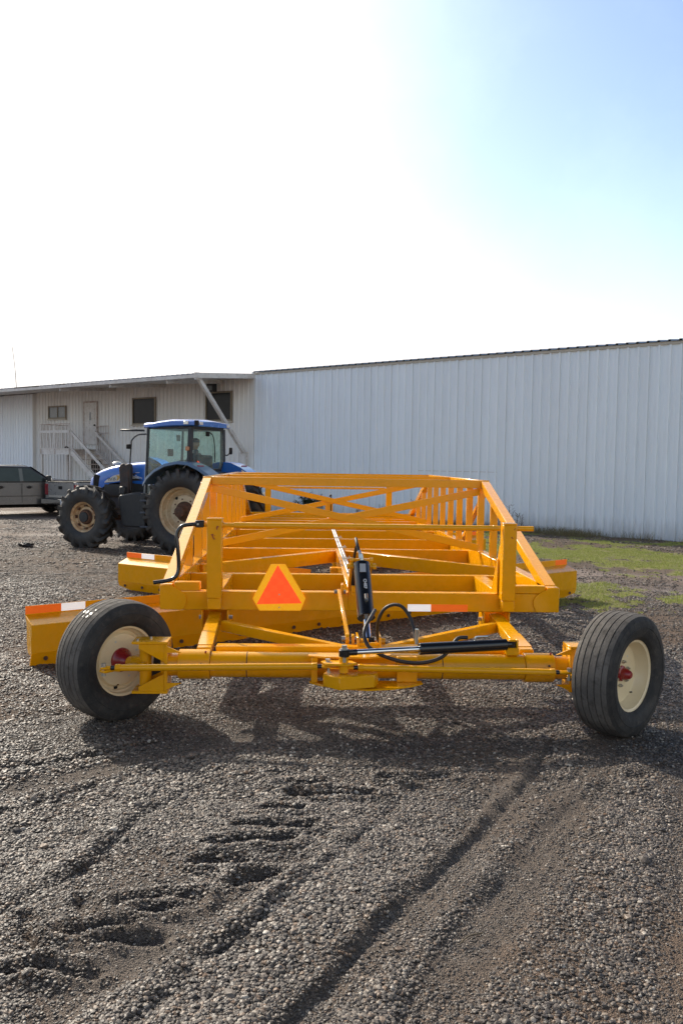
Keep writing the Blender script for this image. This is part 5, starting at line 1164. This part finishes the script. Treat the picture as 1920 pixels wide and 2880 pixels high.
skin_body('body', B, Ed, 'shirt', dp)
bm = bmesh.new(); bmesh.ops.create_uvsphere(bm, u_segments=24, v_segments=16, radius=.1)
for v in bm.verts:
    x, y, z = v.co; v.co = V((x * .98, y * .78, z * 1.18))
    if z < -.03: v.co.x *= .82; v.co.y *= .82
    if x > .08 and abs(y) < .02 and abs(z + .01) < .03: v.co.x += .022
me = bpy.data.meshes.new('head'); bm.to_mesh(me); bm.free(); me.materials.append(M['skin']); me.shade_smooth(); hd = bpy.data.objects.new('head', me); COL.objects.link(hd); hd.parent = dp; hd.location = (.03, 0, .66)
MB().lathe([(0, .001), (.0, .088), (.03, .092), (.065, .078), (.085, .04), (.088, .001)], 24).xf(Matrix.Translation((.025, 0, .70)) @ Matrix.Rotation(-math.pi / 2, 4, 'Y')).prism([(.08, -.06), (.16, -.05), (.175, 0), (.16, .05), (.08, .06)], .705, .713, 'z').obj('cap', 'cap', dp, 0)
for s in (1, -1):
    hm = MB().box(.40, .47, s*.13 - .035, s*.13 + .035, .215, .245)
    for k in range(4): hm.tube([(.46, s*.13 - .028 + k * .018, .232), (.50, s*.13 - .028 + k * .018, .225), (.505, s*.13 - .028 + k * .018, .20), (.485, s*.13 - .028 + k * .018, .19)], .0078, 6, 2)
    hm.tube([(.41, s*.09, .225), (.44, s*.075, .21), (.46, s*.075, .20)], .009, 6, 2); hm.obj('hand', 'skin', dp, .008)

# ------------------------------------------------------------------ pickup trucks (real size, placed at the yard's scale)
def lerp(a, b, t): return a + (b - a) * t
def truck(name, label, loc, rz, paint, sc, ext=0.):
    t = thing(name, label, 'pickup truck', loc, rz, sc)
    def P(n, mb, m, bevel=.0, parent=t, **k): return mb.obj(n, m, parent, bevel, **k)
    Hw = .98
    # local: +X forward, +Y left, origin between the axles on the ground; wheelbase 3.65
    def shell(prof, y_of, name, m):
        # closed side outline, two sides pulled in by y_of(z)
        n = len(prof); vs = [(x, y_of(z), z) for x, z in prof] + [(x, -y_of(z), z) for x, z in prof]
        return P(name, MB().add(vs, [tuple(range(n)), tuple(range(n, 2*n))[::-1]] + [(i, n + i, n + (i+1) % n, (i+1) % n) for i in range(n)]), m, .02, smooth=40, seg=2)
    fa, ra_ = 1.85, -1.80 - ext; TX = -2.92 - ext
    def archpts(cx, r, z0, k=9): return [(cx + r * math.cos(a), .42 + r * math.sin(a)) for a in [math.pi * i / (k - 1) for i in range(k)]]
    low = [(2.80, .48), (2.84, .95), (2.74, 1.08), (2.45, 1.16), (1.35, 1.25), (1.22, 1.22), (-.95, 1.22), (-.95, .40), (1.85 - .52, .40)] 
    arch = [(x, z) for x, z in archpts(fa, .50, .42)][::-1]
    shell([(2.80, .48), (2.84, .98), (2.76, 1.17), (2.45, 1.27), (1.35, 1.36), (1.2, 1.27), (-.95, 1.27), (-.95, .42)] + [(fa - .50, .42)] + arch[1:-1] + [(fa + .5, .42)], lambda z: Hw if z < 1.1 else Hw - (z - 1.1) * .4, 'body', paint)
    arch = [(x, z) for x, z in archpts(ra_, .50, .42)][::-1]
    bed = shell([(-.98, .42), (-.98, 1.30), (TX, 1.30), (TX, .50)] + [(ra_ - .5, .46)] + arch[1:-1] + [(ra_ + .5, .42)], lambda z: Hw, 'bed', paint)
    P('bed_floor', MB().box(TX + .08, -1.05, -.80, .80, 1.3005, 1.303), 'void', 0, parent=bed)
    for s in (1, -1): P('bed_cap', MB().box(TX, -.98, s * .86, s * .97, 1.3005, 1.33), 'darkplastic', .008, parent=bed)
    # cabin with raked pillars
    z0, z1 = 1.25, 1.90; hw0, hw1 = Hw - .04, .78
    base = [(-.93, z0), (1.36, z0)]; top = [(-.78, z1 - .03), (.45, z1 - .03)]
    vs = [(-.93, hw0, z0), (1.36, hw0, z0), (.50, hw1, z1 - .05), (-.74, hw1, z1 - .05), (-.93, -hw0, z0), (1.36, -hw0, z0), (.50, -hw1, z1 - .05), (-.74, -hw1, z1 - .05), (.36, hw1 - .1, z1), (-.66, hw1 - .1, z1), (.36, -hw1 + .1, z1), (-.66, -hw1 + .1, z1)]
    fs = [(0,1,2,3), (4,7,6,5), (1,5,6,2), (0,3,7,4), (2,8,9,3), (6,7,11,10), (8,10,11,9), (2,6,10,8), (3,9,11,7), (0,4,5,1)]
    cb = P('cabin', MB().add(vs, fs), paint, .07, smooth=40, seg=3)
    def on(s, x, z, o=.006):   # point on the cabin side plane
        t_ = (z - z0) / (z1 - .05 - z0); return (x, s * (lerp(hw0, hw1, t_) + o), z)
    for s in (1, -1):
        for pts in ([(-.84, 1.30), (.08, 1.30), (.06, 1.80), (-.70, 1.80)], [(.22, 1.30), (1.12, 1.30), (.92, 1.47), (.46, 1.80), (.20, 1.80)]):
            c = [on(s, *p) for p in pts]; n_ = len(c); P('side_window', MB().add(c + [(x, y + s * .004, z) for x, y, z in c], [tuple(range(n_)), tuple(range(n_, 2*n_))[::-1]] + [(i, n_+i, n_+(i+1)%n_, (i+1)%n_) for i in range(n_)]), 'carglassd', 0, parent=cb, smooth=0)
        for x in (.14, -.93): P('door_seam', MB().box(x - .006, x + .006, s * Hw, s * (Hw + .0015), .50, 1.24), 'void', 0, parent=cb)
        P('door_seam', MB().box(1.30, 1.312, s * Hw, s * (Hw + .0015), .50, 1.20), 'void', 0, parent=cb)
        P('body_line', MB().box(-.93, 1.3, s * Hw, s * (Hw + .012), .74, .765), paint, .004, parent=cb)
        for x in (-.62, .42):
            dh = P('door_handle', MB().box(x - .10, x + .12, s * (Hw + .002), s * (Hw + .045), 1.075, 1.11), paint, .012, parent=cb); P('handle_cup', MB().lathe([(0, .001), (0, .055), (.002, .055), (.002, .001)], 16).xf(Matrix.Translation((x, s * (Hw + .0005), 1.085)) @ Matrix.Rotation(math.pi / 2 * s, 4, 'Z') @ Matrix.Scale(1.4, 4, (0, 1, 0))), 'void', 0, parent=dh)
        P('wing_mirror', MB().box(1.02, 1.16, s * (Hw + .04), s * (Hw + .24), 1.30, 1.52).box(1.06, 1.1, s * Hw * .95, s * (Hw + .05), 1.32, 1.38), 'darkplastic', .03, parent=cb, seg=2)
    c = [(1.30, hw0 - .07, z0 + .05), (1.30, -hw0 + .07, z0 + .05), (.54, -hw1 + .04, z1 - .07), (.54, hw1 - .04, z1 - .07)]; c = [V(p) + V((.024, 0, .02)) for p in c]
    P('windscreen', MB().add(c, [(0,1,2,3)]), 'carglassd', 0, parent=cb, smooth=0)
    P('rear_window', MB().add([(-.925, .70, z0 + .08), (-.925, -.70, z0 + .08), (-.80, -.62, z1 - .12), (-.80, .62, z1 - .12)], [(0,1,2,3)]).xf(Matrix.Translation((-.012, 0, 0))), 'carglassd', 0, parent=cb, smooth=0)
    for k, (x, y) in enumerate(((.30, .0), (.32, .45), (.32, -.45), (.34, .62), (.34, -.62))): P('roof_marker', MB().lathe([(0, .001), (0, .05), (.03, .035), (.035, .001)], 12).xf(Matrix.Translation((x, y, z1 - .005 - (.02 if abs(y) > .6 else 0))) @ Matrix.Rotation(-math.pi / 2, 4, 'Y')), 'lamp', 0, parent=cb)
    P('hood_bulge', MB().add([(1.38, .55, 1.35), (2.6, .50, 1.22), (2.6, -.50, 1.22), (1.38, -.55, 1.35), (1.45, .45, 1.40), (2.45, .40, 1.30), (2.45, -.40, 1.30), (1.45, -.45, 1.40)], [(0,1,5,4), (1,2,6,5), (2,3,7,6), (3,0,4,7), (4,5,6,7)]), paint, .01, smooth=0)
    P('wiper', MB().beam((1.36, .6, 1.375), (1.40, -.3, 1.39), .02, .015), 'void')
    P('front_bumper', MB().box(2.80, 2.93, -.95, .95, .45, .70), 'chrome', .03, seg=2); P('grille', MB().box(2.835, 2.87, -.60, .60, .74, 1.04), 'darkplastic', .01)
    for s in (1, -1): P('headlamp', MB().box(2.76, 2.86, s * .62, s * .93, .82, 1.04), 'lamp', .02)
    # tail
    tg = P('tailgate', MB().box(TX - .035, TX - .005, -.76, .76, .70, 1.285), paint, .012)
    P('tailgate_cap', MB().box(TX - .045, TX - .01, -.76, .76, 1.287, 1.315), 'darkplastic', .006, parent=tg); P('tailgate_handle', MB().box(TX - .052, TX - .036, -.11, .11, 1.03, 1.15), 'void', .008, parent=tg)
    P('tailgate_rib', MB().box(TX - .043, TX - .036, -.72, .72, .72, .80), 'trim', .003, parent=tg)
    for s in (1, -1): P('tail_lamp', MB().box(TX - .025, TX + .06, s * .775, s * .985, .80, 1.22), 'redlens', .012)
    bp_ = P('rear_bumper', MB().box(TX - .20, TX - .03, -.97, .97, .46, .66), 'chrome', .02, seg=2); P('bumper_step', MB().box(TX - .19, TX - .01, -.95, .95, .662, .675), 'darkplastic', .003, parent=bp_)
    pp_ = P('licence_plate', MB().box(TX - .206, TX - .201, -.52, -.22, .47, .62), 'plate', 0, parent=bp_)
    P('underbody', MB().box(-2.7, 2.5, -.75, .75, .30, .46), 'void', .02)
    for x in (fa, ra_):
        for s in (1, -1):
            wl_ = empty('wheel', (x, s * .80, .40), math.pi / 2 * s, t)
            MB().lathe([(.11, .24), (.135, .27), (.14, .33), (.12, .385), (.08, .40), (-.08, .40), (-.12, .385), (-.13, .3), (-.11, .24)], 40).obj('tyre', 'agtyre', wl_, 0)
            MB().lathe([(.10, .255), (.115, .25), (.10, .225), (.02, .21), (.03, .10), (.06, .09), (.065, .001), (0, .001), (0, .2), (-.1, .24)], 32).obj('rim', 'zinc', wl_, 0)
        P('axle', MB().cyl((x, -.7, .40), (x, .7, .40), .06), 'void')
    return t
M['carglassd'] = mat('tinted truck glass', (.018, .022, .025), .10, c2=(.04, .05, .052), scale=1.2, amt=.8, spec=.35)
truck('crew_cab_pickup', 'taupe grey crew cab pickup parked side-on at the left edge', (-9.12, 25.95, 0), R(37), 'truckgrey', .80)
az2 = 38.; fw = V((math.sin(R(az2)), math.cos(R(az2)), 0))
truck('silver_pickup', 'silver pickup seen from behind between the grey pickup and the tractor', tuple(V((-7.40, 25.1, 0)) + fw * 4.05 * .80), R(90 - az2), 'trucksilver', .80, 1.0)
